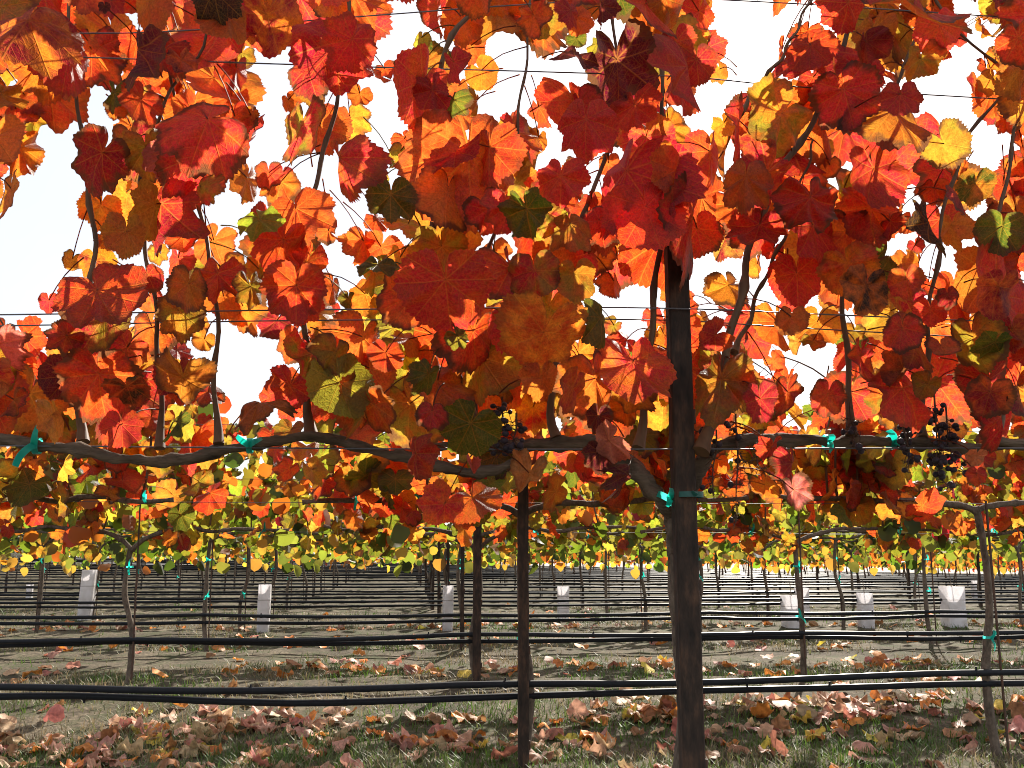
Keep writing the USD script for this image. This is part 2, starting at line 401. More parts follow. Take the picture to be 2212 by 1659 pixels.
def pose(yaw, pitch, roll):
    """Columns: the blade's right, its tip and its back, in the row's frame (x along the row, y away, z up); at rest the tip hangs down."""
    cy, sy, cx, sx, cr, sr = math.cos(yaw), math.sin(yaw), math.cos(pitch), math.sin(pitch), math.cos(roll), math.sin(roll)
    base = np.array([[1, 0, 0], [0, 0, 1], [0, -1, 0]], float)
    Rz = np.array([[cy, -sy, 0], [sy, cy, 0], [0, 0, 1]])
    Rx = np.array([[1, 0, 0], [0, cx, -sx], [0, sx, cx]])
    Ry = np.array([[cr, 0, sr], [0, 1, 0], [-sr, 0, cr]])
    return Ry @ Rz @ Rx @ base


def vertex_normals(v, f):
    n = np.zeros_like(v)
    c = np.cross(v[f[:, 1]] - v[f[:, 0]], v[f[:, 2]] - v[f[:, 0]])
    for k in range(3):
        np.add.at(n, f[:, k], c)
    return n / np.maximum(np.linalg.norm(n, axis=1, keepdims=True), 1e-12)


LEAF_PASS = 1.08


def shade(tone, rng, spread=0.22):
    a, b = np.array(TONES[tone]) * LEAF_PASS
    k = 1 + rng.uniform(-spread, spread)
    h = 1 + rng.uniform(-spread, spread) * 0.8
    return np.clip(np.array(a) * [k, k * h, k], 0, .95), np.clip(np.array(b) * [k, k * h, k], 0, .95)


def make_leaf(parent, centre, size, R, tone, rng, n=88, rings=(0.4, 0.74, 1.0), stalk_to=None, fold=None, curl=1.0, look_='vine_leaf', name='leaf', label=None, fit=None):
    v, f, st = leaf_blade(rng, n, rings, curl, fold)
    v = (v - [0, 0.14, 0]) * size @ R.T + centre
    if fit:                                   # the leaf's outline gets the width and height that it has in the photograph, at its own distance
        fx, fy, fw, fh, fd = fit
        px, py = to_px(v)
        v = (v - centre) * math.sqrt(fw * fh / (np.ptp(px) * np.ptp(py))) + centre
        px, py = to_px(v)
        v = v + at(fx, fy, fd) - at((px.min() + px.max()) / 2, (py.min() + py.max()) / 2, fd)
    if fit:
        mark(to_px(v[-n:]))
    ta, tb = shade(tone, rng)
    if n > 60 and rng.random() < .26:         # leaves that turn unevenly
        tb = shade(rng.choice(['O', 'DO', 'OR', 'DR', 'OG']), rng)[0]
    A, B = np.tile(ta, (len(v), 1)), np.tile(tb, (len(v), 1))
    E = np.zeros((len(v), 3))
    E[1:, 0] = np.repeat(rings, n)
    E[:, 1] = rng.choice([0, .5, .95], p=[.35, .3, .35])
    if stalk_to is not None:
        p0 = v[0]
        p1 = np.asarray(stalk_to, float)
        d = p1 - p0
        L = np.linalg.norm(d)
        if L > 0.13:
            p1 = p0 + d * 0.13 / L
        mid = (p0 + p1) / 2 + np.array([0, 0, 0.012])
        t = tube(spline([p0, mid, p1], 5), [.0013, .0012, .0012, .0013, .0017], 5, caps=False)
        f = np.vstack([f, t.faces + len(v)])
        v = np.vstack([v, t.vertices])
        c = np.array([.30, .09, .05]) if tone not in ('G', 'DG', 'YG') else np.array([.25, .22, .08])
        A = np.vstack([A, np.tile(c, (len(t.vertices), 1))])
        B = np.vstack([B, np.tile(c, (len(t.vertices), 1))])
        E = np.vstack([E, np.zeros((len(t.vertices), 3))])
        st = np.vstack([st, np.tile([[0.9, 0.33]], (len(t.vertices), 1))])
    p = raw_mesh(numbered(str(parent.GetPath()), name), v, f, look_, vertex_normals(v, f), {'tone': A, 'tone2': B, 'margin': E}, st)
    return tag(p, label) if label else p


# ------------------------------------------------------------------ the near row
CROP = [(0, 0), (730, 0), (1460, 0), (0, 548.6), (730, 548.6), (1460, 548.6)]
K = 0.3414
LEAVES = {  # x0 x1 y0 y1 tone, roll of the tip in degrees; b = on the sunny far side of the canopy
    0: """-60 500 20 520 DR 20;490 880 -20 480 O -10 b;620 700 10 90 P 0;810 1060 130 610 P 10;880 1040 -80 200 R 0 b;1190 1560 -170 170 D 0;1390 1960 -100 330 DR -15;1080 1640 270 690 OR 25 b;
1860 2340 90 630 DR -15;30 540 430 860 OR 30 b;0 240 720 1180 O 0 b;-40 150 1120 1350 DO 0;660 840 490 740 DG 0;790 1050 540 870 YG -10 b;480 800 750 1290 DR 12;410 520 950 1310 DG 0;
1000 1550 630 1160 R 55;1500 1660 700 980 R 0 b;980 1310 1090 1660 DR 0;1230 1440 1110 1290 R -70;1440 1620 960 1330 OR 10 b;1610 1800 1020 1210 R 0 b;1790 2060 590 1050 R 10;1950 2220 640 1000 OR -20 b;
1840 2080 960 1220 RO -40;1510 1800 1300 1530 G -30;1650 2130 1190 1570 RO -15;210 440 1350 1560 R 40 b;350 600 1430 1640 P 60;640 910 1330 1660 DO 0;1230 1500 1410 1680 OR 15 b;1580 1700 1450 1660 YG 0 b;
1800 2080 1480 1900 RO 0;800 1000 1100 1240 OG 0 b;900 1150 880 1160 PK 10;1060 1200 150 280 TAN 10 b;1060 1240 290 470 P -20;2000 2200 30 200 R 0 b;0 250 -40 200 O 0 b;2140 2230 1480 1660 O 0 b;
300 700 850 1300 RO 0 b;-100 120 150 560 RO 0 b;1300 1500 700 1000 RO 0 b;640 800 -60 120 DR 0;500 760 1180 1480 O 10 b;1060 1260 1560 1760 R 0 b;760 990 150 420 RO 0 b""",
    1: """320 430 -60 240 DR -20;470 690 -40 225 R 0 b;640 940 -10 300 O -10 b;940 1460 -150 380 OR -8 b;1370 1510 -20 200 DR 0;1540 1700 -40 140 OR 0 b;1650 1790 -30 180 P 0;1440 1570 190 310 DG 0 b;1590 1700 190 400 OG 0 b;
1370 1610 260 470 P 30;360 690 270 860 R 25;690 830 260 570 R -10;650 830 480 660 OR 20 b;810 1010 340 580 O -40 b;690 860 560 770 DG 10;800 890 540 740 OG 0 b;1570 2030 120 730 P -5;1990 2260 150 800 R -5;
1800 2260 -120 180 RO 0;1150 1370 450 640 R 30 b;1280 1610 450 900 RO -10;1380 1790 640 1030 R 0;1030 1290 690 1050 R -30 b;370 1110 690 1480 RO -5;1080 1290 880 1190 DO 0 b;900 1130 1190 1490 R 10;180 500 1110 1420 DG 0;
20 300 790 1350 R -12;0 210 640 910 O 0 b;240 330 1080 1240 YG 10 b;310 370 930 1080 YG 0 b;1040 1330 1150 1540 DG 0;1270 1590 990 1330 R 10;1310 1590 1340 1610 OG 0;1660 2260 790 1600 R 5;1560 1880 1220 1610 DO 0 b;
0 220 1410 1700 OR 0 b;310 560 1350 1530 OG 0 b;900 1090 1480 1780 O 0 b;310 480 1530 1760 YG 10 b;130 380 1610 1760 DG 0;1780 1920 670 820 YG 0 b;1910 1980 570 780 O 0 b;1590 1660 570 700 YG 0 b;1500 1720 900 1120 RO 0 b;
560 700 300 520 RO 0 b;1060 1180 560 760 R 0 b;1400 1560 1000 1260 OR 0 b;1590 1760 1550 1760 DO 0 b;700 820 1380 1560 O 0 b;2050 2300 0 260 RO 10 b;1960 2330 1190 1740 R 10""",
    2: """0 260 -60 220 R 0 b;130 320 170 480 R -15 b;-20 270 280 550 DR -10;30 260 480 810 R 10 b;690 1230 170 620 DR 0;850 1250 -90 200 DR 0;1210 1840 -120 225 RO 5;1220 1330 30 170 O 0 b;1180 1350 120 480 DR 0;
1300 1480 180 490 O 0 b;1480 1680 190 580 OG 10;1610 1840 150 460 OR 15 b;1780 1910 140 280 OR 0 b;1920 2100 -30 240 OG 0 b;2090 2300 0 560 RO 5;1750 1920 450 810 OR 10 b;1920 2110 390 830 OR -10 b;2020 2260 500 820 DO 0;
560 780 130 360 BR 40;640 720 250 420 OR 0 b;320 540 450 720 O 10 b;430 880 490 970 OG 40;270 460 660 970 R 0;860 1090 620 870 OR 0 b;1080 1560 590 1010 DO 0;1310 1540 490 760 DR 0;1080 1510 880 1290 R -25;
1560 1850 720 1100 OG -30;1810 1980 980 1390 DG 10;190 360 820 1110 OR 10 b;440 700 920 1070 OR 0 b;780 1010 840 1050 DO 0 b;300 620 1010 1360 DO 10;610 1010 1110 1490 RO 0;390 500 1230 1410 O 0 b;230 440 1400 1680 Y 10 b;
880 1260 1340 1690 DR 5;700 880 1470 1650 OR 0 b;1310 1450 1310 1560 DR 0;1430 1560 1300 1510 OR 0 b;1460 1700 1250 1650 D 0;1690 1900 1330 1610 DO 0;1220 1340 1480 1700 DG 0;1890 2230 1320 1630 DG 10;1950 2230 1120 1350 RO 0 b;
1040 1140 1070 1340 OG 0 b;1150 1320 1320 1520 DO 0 b;880 1060 1000 1120 OR 0 b;900 1120 560 720 O 0 b;460 680 640 860 DO 0 b;1560 1720 1100 1330 RO 0 b;2100 2280 850 1080 OR 0 b;1500 1620 840 980 OR 0 b;1700 1840 1180 1360 DR 0""",
    3: """370 890 30 500 RO -25;260 410 90 410 R 10 b;1060 1300 50 400 DO 0;820 1050 70 240 DR -10;850 1060 210 380 OR 0 b;1290 1510 160 450 O 0 b;1470 1670 100 370 OG -20;1550 1690 0 230 YG -10 b;1640 2070 40 450 RO 0;2000 2130 90 360 OR 0 b;
990 1190 370 530 O 0 b;1160 1320 370 530 O 0 b;1450 1610 330 470 O 0 b;0 200 420 770 PK -10;280 530 410 650 R 50;490 800 430 660 RO 0 b;650 940 470 760 R 30;210 360 640 830 R 0 b;250 530 620 940 P 40;960 1380 590 940 DO 0;
1280 1500 460 680 OR 0 b;1470 1630 540 710 D 40;1390 1520 660 800 D -30;1610 1780 470 650 P -10;1740 2000 460 690 OR 10 b;1050 1260 800 960 R 0;1650 2000 720 980 R 35;1480 1880 920 1150 DO -20;-20 165 820 1080 R 15;-10 170 720 850 O 0 b;
1950 2190 480 800 OG 20;640 900 980 1240 R 0;880 1010 940 1140 R 0 b;230 400 910 1210 DO 0;1040 1190 970 1215 DG 0;640 950 770 970 D 0;1200 1420 820 980 RO 0 b;500 640 640 850 RO 0 b;1750 1900 900 1020 R 0 b""",
    4: """340 1010 -20 480 R 5;150 380 -10 290 YG 10 b;890 1160 120 390 YG 0 b;170 350 260 510 YG 10 b;1090 1390 -40 320 R -10;1350 1640 40 300 OG 0;1620 1790 110 290 OR 0 b;960 1610 270 720 RO 0;940 1260 290 630 R 15;1540 1690 280 610 DG 0;
1620 2110 510 970 R 5;1680 1880 470 640 R 180 b;1940 2110 430 650 O 0 b;910 1140 690 950 OG 0 b;320 540 490 650 DO 50 b;190 410 530 760 RO 0;440 630 650 910 DG 20;380 520 750 980 R 30 b;480 710 940 1120 R 0;-10 190 730 1180 RO 5;
130 360 820 1150 RO -10;1400 1560 710 1020 R 20;1120 1380 870 1160 R 0 b;1560 1750 950 1140 P 20;1590 1890 1080 1290 PK 60;1540 1770 1180 1400 P 0;1570 1910 1350 1530 P 75;440 650 1140 1430 RO 0;1070 1350 1250 1490 TAN 20;
500 790 1420 1720 R 40;700 1040 1440 1710 OR -30 b;1120 1410 690 920 DO 0;530 670 550 670 G 0 b;670 830 460 610 DG -30;800 900 480 620 YG 0 b;620 1060 940 1260 DG 30;1690 1910 870 1100 DO 0 b;1950 2110 760 960 O 0 b;780 940 1270 1360 PK 0;
1500 1640 650 860 R 0 b;880 1010 500 700 DO 0 b""",
    5: """600 920 -20 360 R 0;170 470 110 350 O 0 b;1030 1350 70 390 D 15;1170 1400 0 260 DG -10;1350 1570 50 310 R 0;890 1060 190 380 DO 0 b;640 830 310 540 DO 10;470 730 320 610 O 0 b;770 1040 300 610 OR 20 b;110 410 420 590 RO 60;
1320 1580 360 650 R 5;1510 1720 260 480 R 0;1640 1790 200 360 DR -10;1880 2190 120 400 DR 0;1730 1870 350 560 O 0 b;1870 2120 480 670 DG 0;1600 1780 500 660 OR 0;1000 1110 520 770 R 10 b;1100 1290 510 820 R 0;1740 2110 630 930 DR 0;
1850 2070 880 1260 R 5;1470 1700 750 910 OG 20;1300 1500 590 850 BR 30;340 490 670 1010 R 0;460 610 710 1150 R 5;630 770 680 1100 RO -10;600 700 760 960 OR 0 b;890 1040 720 1110 R 25;560 700 1090 1200 R 30 b;480 680 1160 1300 R -20;
120 250 790 1100 O 0 b;570 760 1240 1460 DR 0;680 870 1380 1630 PK -20;1830 1970 1230 1350 TAN 0;1840 1960 1330 1490 R 0;2070 2260 330 680 DR 0;2090 2260 640 860 RO 0 b;120 240 620 750 YG 0 b;1180 1340 840 1010 RO 0 b;1340 1530 840 1030 RO 0 b;
1380 1480 1000 1130 OG 0 b;2080 2240 850 1080 DR 0""",
}
CANES = [  # picture x, y along each cane of the near row, its thickness and its distance from the row's middle
    ([(174, 955), (171, 873), (178, 770), (200, 600), (185, 330), (150, 60), (140, -120)], .0075, .01),
    ([(348, 968), (347, 873), (338, 700), (314, 525), (305, 400), (322, 310), (365, 210), (440, 85), (480, -60)], .0062, -.02),
    ([(471, 958), (464, 856), (468, 753), (461, 600), (437, 495), (420, 380), (380, 200), (330, 40), (300, -120)], .0062, .0),
    ([(669, 941), (665, 820), (659, 695), (655, 520), (700, 330), (740, 150), (760, -80)], .0085, .03),
    ([(1040, 960), (1003, 856), (972, 745), (930, 600), (935, 380), (950, 200), (972, 75), (1055, 0), (1130, -90)], .011, -.01),
    ([(1035, 955), (1020, 849), (1013, 770), (1040, 600), (1100, 380), (1130, 180), (1150, -60)], .006, .05),
    ([(1204, 945), (1190, 873), (1230, 640), (1255, 471), (1303, 362), (1330, 200), (1320, -40)], .0075, .04),
    ([(1378, 968), (1392, 856), (1406, 719), (1423, 549), (1440, 350), (1425, 120), (1430, -90)], .0085, .0),
    ([(1516, 975), (1552, 873), (1573, 753), (1593, 668), (1614, 566), (1645, 460), (1672, 389), (1716, 328), (1790, 180), (1860, -60)], .0115, -.03),
    ([(1582, 760), (1610, 712), (1648, 607), (1672, 562), (1720, 430), (1760, 300)], .006, .02),
    ([(1600, 240), (1648, 175), (1679, 137), (1743, 14), (1770, -60)], .0055, .0),
    ([(1836, 940), (1834, 815), (1822, 685), (1850, 480), (1900, 260), (1985, 60), (2010, -90)], .0075, .02),
    ([(1993, 945), (1993, 890), (2006, 702), (2025, 550), (2080, 320), (2174, 164), (2044, 44), (2000, -80)], .0065, .03),
    ([(2150, 955), (2165, 800), (2150, 600), (2190, 300), (2230, 0)], .007, .0),
    ([(-90, 945), (-60, 800), (-90, 560), (-40, 300), (-30, 20), (-60, -150)], .0075, .0),
]
GAPS = [[(-200, 470), (45, 440), (82, 300), (190, 205), (235, 210), (230, 260), (195, 265), (160, 340), (140, 430), (180, 470), (200, 530), (125, 560), (95, 650), (80, 695), (-200, 695)],
        [(560, 100), (640, 85), (635, 190), (612, 220), (612, 350), (580, 370), (545, 340), (565, 260), (545, 200)],
        [(690, 330), (745, 300), (760, 400), (792, 470), (760, 490), (725, 560), (775, 580), (735, 650), (722, 600), (720, 500), (672, 430)],
        [(845, 0), (890, 0), (905, 70), (860, 110), (845, 150), (840, 235), (868, 260), (850, 320), (805, 315), (800, 240), (845, 180)],
        [(1050, 130), (1180, 112), (1222, 80), (1215, 145), (1140, 190), (1118, 240), (1090, 232), (1030, 235), (1028, 190), (1070, 185)],
        [(1182, 290), (1205, 290), (1205, 340), (1182, 340)], [(1270, 345), (1305, 355), (1290, 410), (1275, 400)],
        [(1548, 0), (1735, 0), (1722, 40), (1668, 90), (1650, 170), (1560, 200), (1562, 130)],
        [(1492, 275), (1545, 190), (1575, 165), (1560, 220), (1500, 285)], [(1640, 190), (1690, 150), (1680, 215), (1655, 240)],
        [(1945, 170), (1975, 110), (1960, 165)], [(1975, 195), (2040, 140), (2085, 100), (2120, 110), (2085, 200), (2060, 245), (2060, 270), (2120, 280), (2200, 290), (2140, 385), (2090, 330), (2060, 250), (2000, 230)],
        [(2080, 30), (2120, 20), (2110, 70), (2085, 60)], [(1500, 565), (1545, 555), (1595, 570), (1580, 600), (1545, 600), (1520, 640), (1500, 660)],
        [(1620, 600), (1655, 560), (1675, 565), (1675, 640), (1650, 660), (1620, 650)], [(1630, 750), (1680, 740), (1715, 755), (1700, 790), (1650, 780)],
        [(1722, 830), (1812, 720), (1805, 800), (1760, 850), (1735, 905), (1716, 880)], [(2000, 548), (2025, 548), (2020, 600), (2000, 600)],
        [(1285, 650), (1330, 640), (1390, 660), (1385, 700), (1340, 690), (1300, 670)], [(262, 540), (300, 530), (300, 565), (270, 570)],
        [(475, 735), (545, 725), (605, 770), (560, 835), (478, 890)], [(340, 560), (375, 555), (360, 600)], [(490, 465), (520, 455), (515, 490), (495, 500)]]


def inside(polys):
    from matplotlib.path import Path
    return Path


from shapely.geometry import Polygon, Point
from shapely.ops import unary_union
GAP_AREA = unary_union([Polygon(g).buffer(0) for g in GAPS])

near_left = thing('grapevine', 'nearest grapevine on the left, brown cordon sagging across the left half under red leaves', 'grapevine')
near_mid = thing('grapevine', 'nearest grapevine whose dark trunk climbs behind the thick brown post', 'grapevine')
near_right = thing('grapevine', 'nearest grapevine at the right edge, dark red leaves hanging past its cordon', 'grapevine')


def owner(x):
    return near_left if x < 960 else (near_mid if x < 1960 else near_right)


cane_pts, rng = [], np.random.default_rng(11)
for pts, rad, off in CANES:
    w = np.array([at(x, y, ROW0 + off + 0.02 * math.sin(i * 1.7)) for i, (x, y) in enumerate(pts)])
    c = spline(w, 40)
    c += 0.004 * np.stack([np.sin(np.arange(40) * .9 + off * 90), np.cos(np.arange(40) * .8), 0 * np.arange(40)], -1)
    cane_pts.append(c)
    r = np.linspace(rad, rad * .45, 40) * .82 * (1 + .38 * (np.arange(40) % 6 == 0))
    r[:4] *= [1.5, 1.6, 1.3, 1.1]
    obj('cane', tube(c, r, 9, 0.2, int(rad * 9000)), 'cane_bark', owner(pts[0][0]))
ALL_CANES = np.vstack(cane_pts)


def nearest_cane(p):
    d = np.linalg.norm((ALL_CANES - (np.asarray(p) + [0, 0, .05])) * [1, 1, .8], axis=1)
    return ALL_CANES[int(d.argmin())]


def put_near_leaf(x, y, w, h, tone, roll, behind, rng, d=None, holes=None):
    size_px = max(w, h * 1.03)
    yaw = math.acos(min(1, max(.3, w / size_px))) * rng.choice([-1, 1])
    pitch = math.acos(min(1, max(.4, h * 1.03 / size_px))) * rng.choice([-1, 1])
    yaw += rng.uniform(-.28, .28)
    pitch += rng.uniform(-.25, .25)
    if d is None:
        d = ROW0 + (rng.uniform(.05, .24) if behind else rng.uniform(-.25, -.03))
    c = at(x, y, d)
    size = size_px * 1.1 * d / FPX
    R = np.stack([U, N, [0, 0, 1]], -1) @ pose(yaw, pitch, math.radians(roll + rng.uniform(-8, 8)))
    fold = rng.uniform(.35, .65) if tone in ('BR', 'P', 'PK') and min(w, h) < .7 * max(w, h) else None
    make_leaf(owner(x), c, size, R, tone, rng, stalk_to=nearest_cane(c), fold=fold, curl=rng.uniform(.5, 1.6), fit=(x, y, w * 1.04, h * 1.04, d))


cover = np.zeros((140, 300), bool)        # cells of 10 pixels, from (-400, -300)
CY, CX = np.mgrid[0:140, 0:300] * 10.0
CX, CY = CX - 395, CY - 295


def mark(outline):
    """Notes which cells a leaf hides; the outline is star-shaped about its middle."""
    px, py = outline
    mx, my = px.mean(), py.mean()
    a, r = np.arctan2(py - my, px - mx), np.hypot(px - mx, py - my)
    o = np.argsort(a)
    near = (np.abs(CX - mx) < 260) & (np.abs(CY - my) < 260)
    aa, rr = np.arctan2(CY[near] - my, CX[near] - mx), np.hypot(CX[near] - mx, CY[near] - my)
    cover[near] |= rr < np.interp(aa, a[o], r[o], period=2 * PI) * .93


count = 0
for crop, text in LEAVES.items():
    for item in text.replace('\n', '').split(';'):
        q = item.split()
        x0, x1, y0, y1 = map(float, q[:4])
        ox, oy = CROP[crop]
        x, y, w, h = ox + (x0 + x1) / 2 * K, oy + (y0 + y1) / 2 * K, (x1 - x0) * K, (y1 - y0) * K
        e = Polygon([(x + .46 * w * math.cos(t), y + .46 * h * math.sin(t)) for t in np.linspace(0, 2 * PI, 25)[:-1]])
        if e.intersection(GAP_AREA).area > .2 * e.area:
            continue
        put_near_leaf(x, y, w, h, q[4], float(q[5]), 'b' in q[6:], rng)
        count += 1


def palette(x, y, rng):
    if y > 990:
        return rng.choice(['R', 'RO', 'OR', 'DO', 'O'])
    if x < 700:
        return rng.choice(['R', 'DR', 'RO', 'OR', 'O', 'DO', 'OG'], p=[.18, .12, .22, .2, .14, .1, .04])
    if x < 1480:
        return rng.choice(['R', 'RO', 'OR', 'O', 'OG', 'YG', 'DG', 'DO'], p=[.15, .2, .17, .12, .12, .1, .05, .09])
    return rng.choice(['R', 'DR', 'RO', 'OR', 'O', 'DO', 'OG', 'Y'], p=[.12, .12, .16, .2, .16, .12, .06, .06])


rf = np.random.default_rng(5)
from shapely import points, distance as sdist
gap_d = sdist(points(CX.ravel(), CY.ravel()), GAP_AREA).reshape(CX.shape)
filled, done = 0, np.zeros_like(cover)
want = (gap_d > 14) & (CX > -330) & (CX < 2540) & (CY > -260) & (CY < 900) & ~((CY > 690) & (rf.random(CX.shape) < .35))
while filled < 400:
    todo = np.argwhere(want & ~cover & ~done)
    if len(todo) == 0:
        break
    i, j = todo[int(rf.integers(len(todo)))]
    x, y, g = CX[i, j], CY[i, j], gap_d[i, j]
    s = min(rf.uniform(135, 215), max(55, g * 1.9))
    if not (-60 < x < 2270 and y > -40):
        s = rf.uniform(140, 200)
    x, y = x + rf.uniform(-.15, .15) * s, y + rf.uniform(-.15, .15) * s
    w, h = s * rf.uniform(.65, 1), s * rf.uniform(.75, 1)
    put_near_leaf(x, y, w, h, palette(x, y, rf), rf.uniform(-35, 35), True, rf, d=ROW0 + rf.uniform(.0, .32))
    done[i, j] = True
    filled += 1
print('near leaves', count, 'fillers', filled)

front, hung = 0, [(2000, 430), (1750, 400), (1850, 330)]
for _ in range(1600):                     # leaves hanging in front of the canes
    p = ALL_CANES[int(rf.integers(len(ALL_CANES)))]
    x, y = to_px(p)
    x, y = x + rf.uniform(-70, 70), y + rf.uniform(-20, 90)
    s = rf.uniform(110, 200)
    if not (-40 < x < 2250 and -40 < y < 860) or GAP_AREA.distance(Point(x, y)) < s * .55 or (1400 < x < 1540 and y > 420) or min(math.hypot(x - a, y - b) for a, b in hung) < 100:
        continue
    hung.append((x, y))
    put_near_leaf(x, y, s * rf.uniform(.6, 1), s * rf.uniform(.8, 1), rf.choice(['R', 'R', 'DR', 'RO', 'RO', 'DO', 'OG', 'OR']), rf.uniform(-30, 30), False, rf, d=ROW0 - rf.uniform(.06, .16))
    front += 1
    if front >= 95:
        break

# cordons and trunk of the near row
def knots(p, seed):
    q = np.stack([p[:, 0] * 26, p[:, 0] * 0 + seed, p[:, 0] * 0], -1)
    return .86 + .42 * np.clip(meshkit.fbm(q, 3, seed) - .42, 0, 1) * 2.2


arm = [(-420, 940), (-150, 948), (0, 950), (70, 961), (180, 973), (260, 990), (340, 996), (400, 992), (470, 976), (540, 963), (600, 952), (660, 942), (720, 950), (800, 970), (880, 990), (960, 1010), (1030, 1021), (1075, 1014), (1115, 990)]
p = spline([at(x, y, ROW0 + .012 * math.sin(i)) for i, (x, y) in enumerate(arm)], 170)
r = np.interp(np.arange(170), [0, 30, 110, 150, 169], [.0118, .0100, .0092, .0105, .0080])
for cx in (174, 348, 471, 669, 1035, 60, 560, 860):
    r = r * (1 + .38 * np.exp(-((to_px(p)[0] - cx) / 16) ** 2))
obj('cordon', tube(p, r * knots(p, 3), 16, 0.55, 3), 'arm_bark', near_left, 50)
arm = [(1462, 1200), (1450, 1125), (1430, 1085), (1400, 1050), (1365, 1008), (1320, 975), (1250, 957), (1160, 962), (1060, 965), (985, 962), (935, 966)]
p = spline([at(x, y, ROW0 + .045 + .01 * math.sin(i * 2)) for i, (x, y) in enumerate(arm)], 90)
r = np.interp(np.arange(90), [0, 30, 45, 70, 89], [.017, .0155, .0165, .0105, .007])
for cx in (1204, 1378, 1300, 1080):
    r = r * (1 + .4 * np.exp(-((to_px(p)[0] - cx) / 16) ** 2))
obj('cordon', tube(p, r * knots(p, 5), 16, 0.55, 5), 'arm_bark', near_mid, 50)
arm = [(1468, 1130), (1490, 1050), (1525, 985), (1570, 957), (1640, 950), (1700, 952), (1760, 949), (1800, 958), (1860, 950), (1940, 956), (2020, 958), (2100, 968), (2190, 962), (2300, 966)]
p = spline([at(x, y, ROW0 + .045 + .008 * math.sin(i * 1.3)) for i, (x, y) in enumerate(arm)], 110)
r = np.interp(np.arange(110), [0, 25, 60, 109], [.016, .0125, .0115, .0085])
for cx in (1518, 1836, 1993, 1700, 1950):
    r = r * (1 + .4 * np.exp(-((to_px(p)[0] - cx) / 18) ** 2))
obj('cordon', tube(p, r * knots(p, 8), 16, 0.55, 8), 'arm_bark', near_mid, 50)
arm = [(2140, 950), (2200, 958), (2330, 950), (2600, 960)]
p = spline([at(x, y, ROW0 + .03) for x, y in arm], 40)
obj('cordon', tube(p, np.linspace(.009, .013, 40), 12, .3, 9), 'arm_bark', near_right, 50)
b0 = row_point(.54, ROW0 + .06)
p = spline([b0 - [0, 0, .05], b0 + [-.012, 0, .25], b0 + [.012, 0, .5], at(1462, 1230, ROW0 + .05), at(1462, 1120, ROW0 + .045)], 70)
obj('trunk', tube(p, np.linspace(.024, .0175, 70), 14, .32, 12), 'bark', near_mid, 50)

# withered bunches on the near vines
def bunch(parent, x, y, d, length, berries, seed):
    r = np.random.default_rng(seed)
    top = at(x, y, d)
    stem, grapes = [], []
    axis = spline([top + [0, 0, .03], top, top + [r.uniform(-.01, .01), .005, -length * .5], top + [r.uniform(-.02, .02), 0, -length]], 12)
    stem.append(tube(axis, np.linspace(.0022, .0009, 12), 5))
    for k in range(30):
        a = axis[int(r.integers(2, 12))]
        dirn = np.array([r.normal(), r.normal(), r.normal() * .5 - .2])
        dirn /= np.linalg.norm(dirn)
        e = a + dirn * r.uniform(.006, .019)
        stem.append(tube([a, (a + e) / 2 + [0, 0, .002], e], [.0009, .0008, .0009], 4))
        for q in range(2):
            f = e + np.array([r.normal(), r.normal(), r.normal()]) * .005
            stem.append(tube([e, f], [.0007, .0006], 4))
        if len(grapes) < berries:
            s = trimesh.creation.icosphere(1, r.uniform(.0055, .0080))
            s.vertices *= r.uniform(.75, 1.05, 3)
            s.apply_translation(e + dirn * .004)
            grapes.append(s)
    s = obj('bunch_stem', join(stem), 'rusty_steel', parent)
    if grapes:
        obj('berries', join(grapes), 'dry_grape', s, True, 'stuff')


for x, y, L, b, sd in [(1590, 925, .07, 5, 1), (1594, 985, .13, 2, 2), (1548, 960, .10, 6, 3), (1836, 900, .06, 8, 4), (1950, 905, .08, 16, 5), (2020, 880, .12, 30, 6), (2045, 905, .10, 30, 7),
                       (2030, 965, .09, 14, 8), (1520, 870, .07, 4, 9), (1085, 890, .09, 22, 10), (1115, 925, .06, 16, 11), (1640, 960, .06, 1, 12), (1960, 935, .07, 12, 16)]:
    bunch(near_mid if x < 1960 else near_right, x, y, ROW0 + .0 + .015 * math.sin(sd), L, b, sd)

# ------------------------------------------------------------------ posts
def line_post(name, label, s, d, z0, z1, lean=0.0, group=None, w=.043):
    c = row_point(s, d)
    t = thing(name, label, 'post', c, TH, group)
    h = z1 - z0
    body = box((w, .034, h), (0, 0, z0 + h / 2), .003)
    body = body.subdivide_to_size(.09)
    body.vertices[:, :2] += .0022 * (meshkit.noise(body.vertices * [40, 40, 14] + s * 9, 4)[:, None] - .5)
    body.vertices[:, 0] += lean * (body.vertices[:, 2])
    obj('shaft', body, 'weathered_post', t)
    for z in np.arange(z0 + .16, z1 - .05, .33):
        obj('notch', box((.007, .018, .03), (w / 2 + .0025 + lean * z, 0, z), .0015), 'rusty_steel', t)
    return t


pp = at(1486, 1300, ROW0)
s_post = float(pp @ U)
line_post('vine_post', 'thick dark brown post in the foreground, right of centre', s_post, ROW0 - .005, -.1, 1.40, -.004)


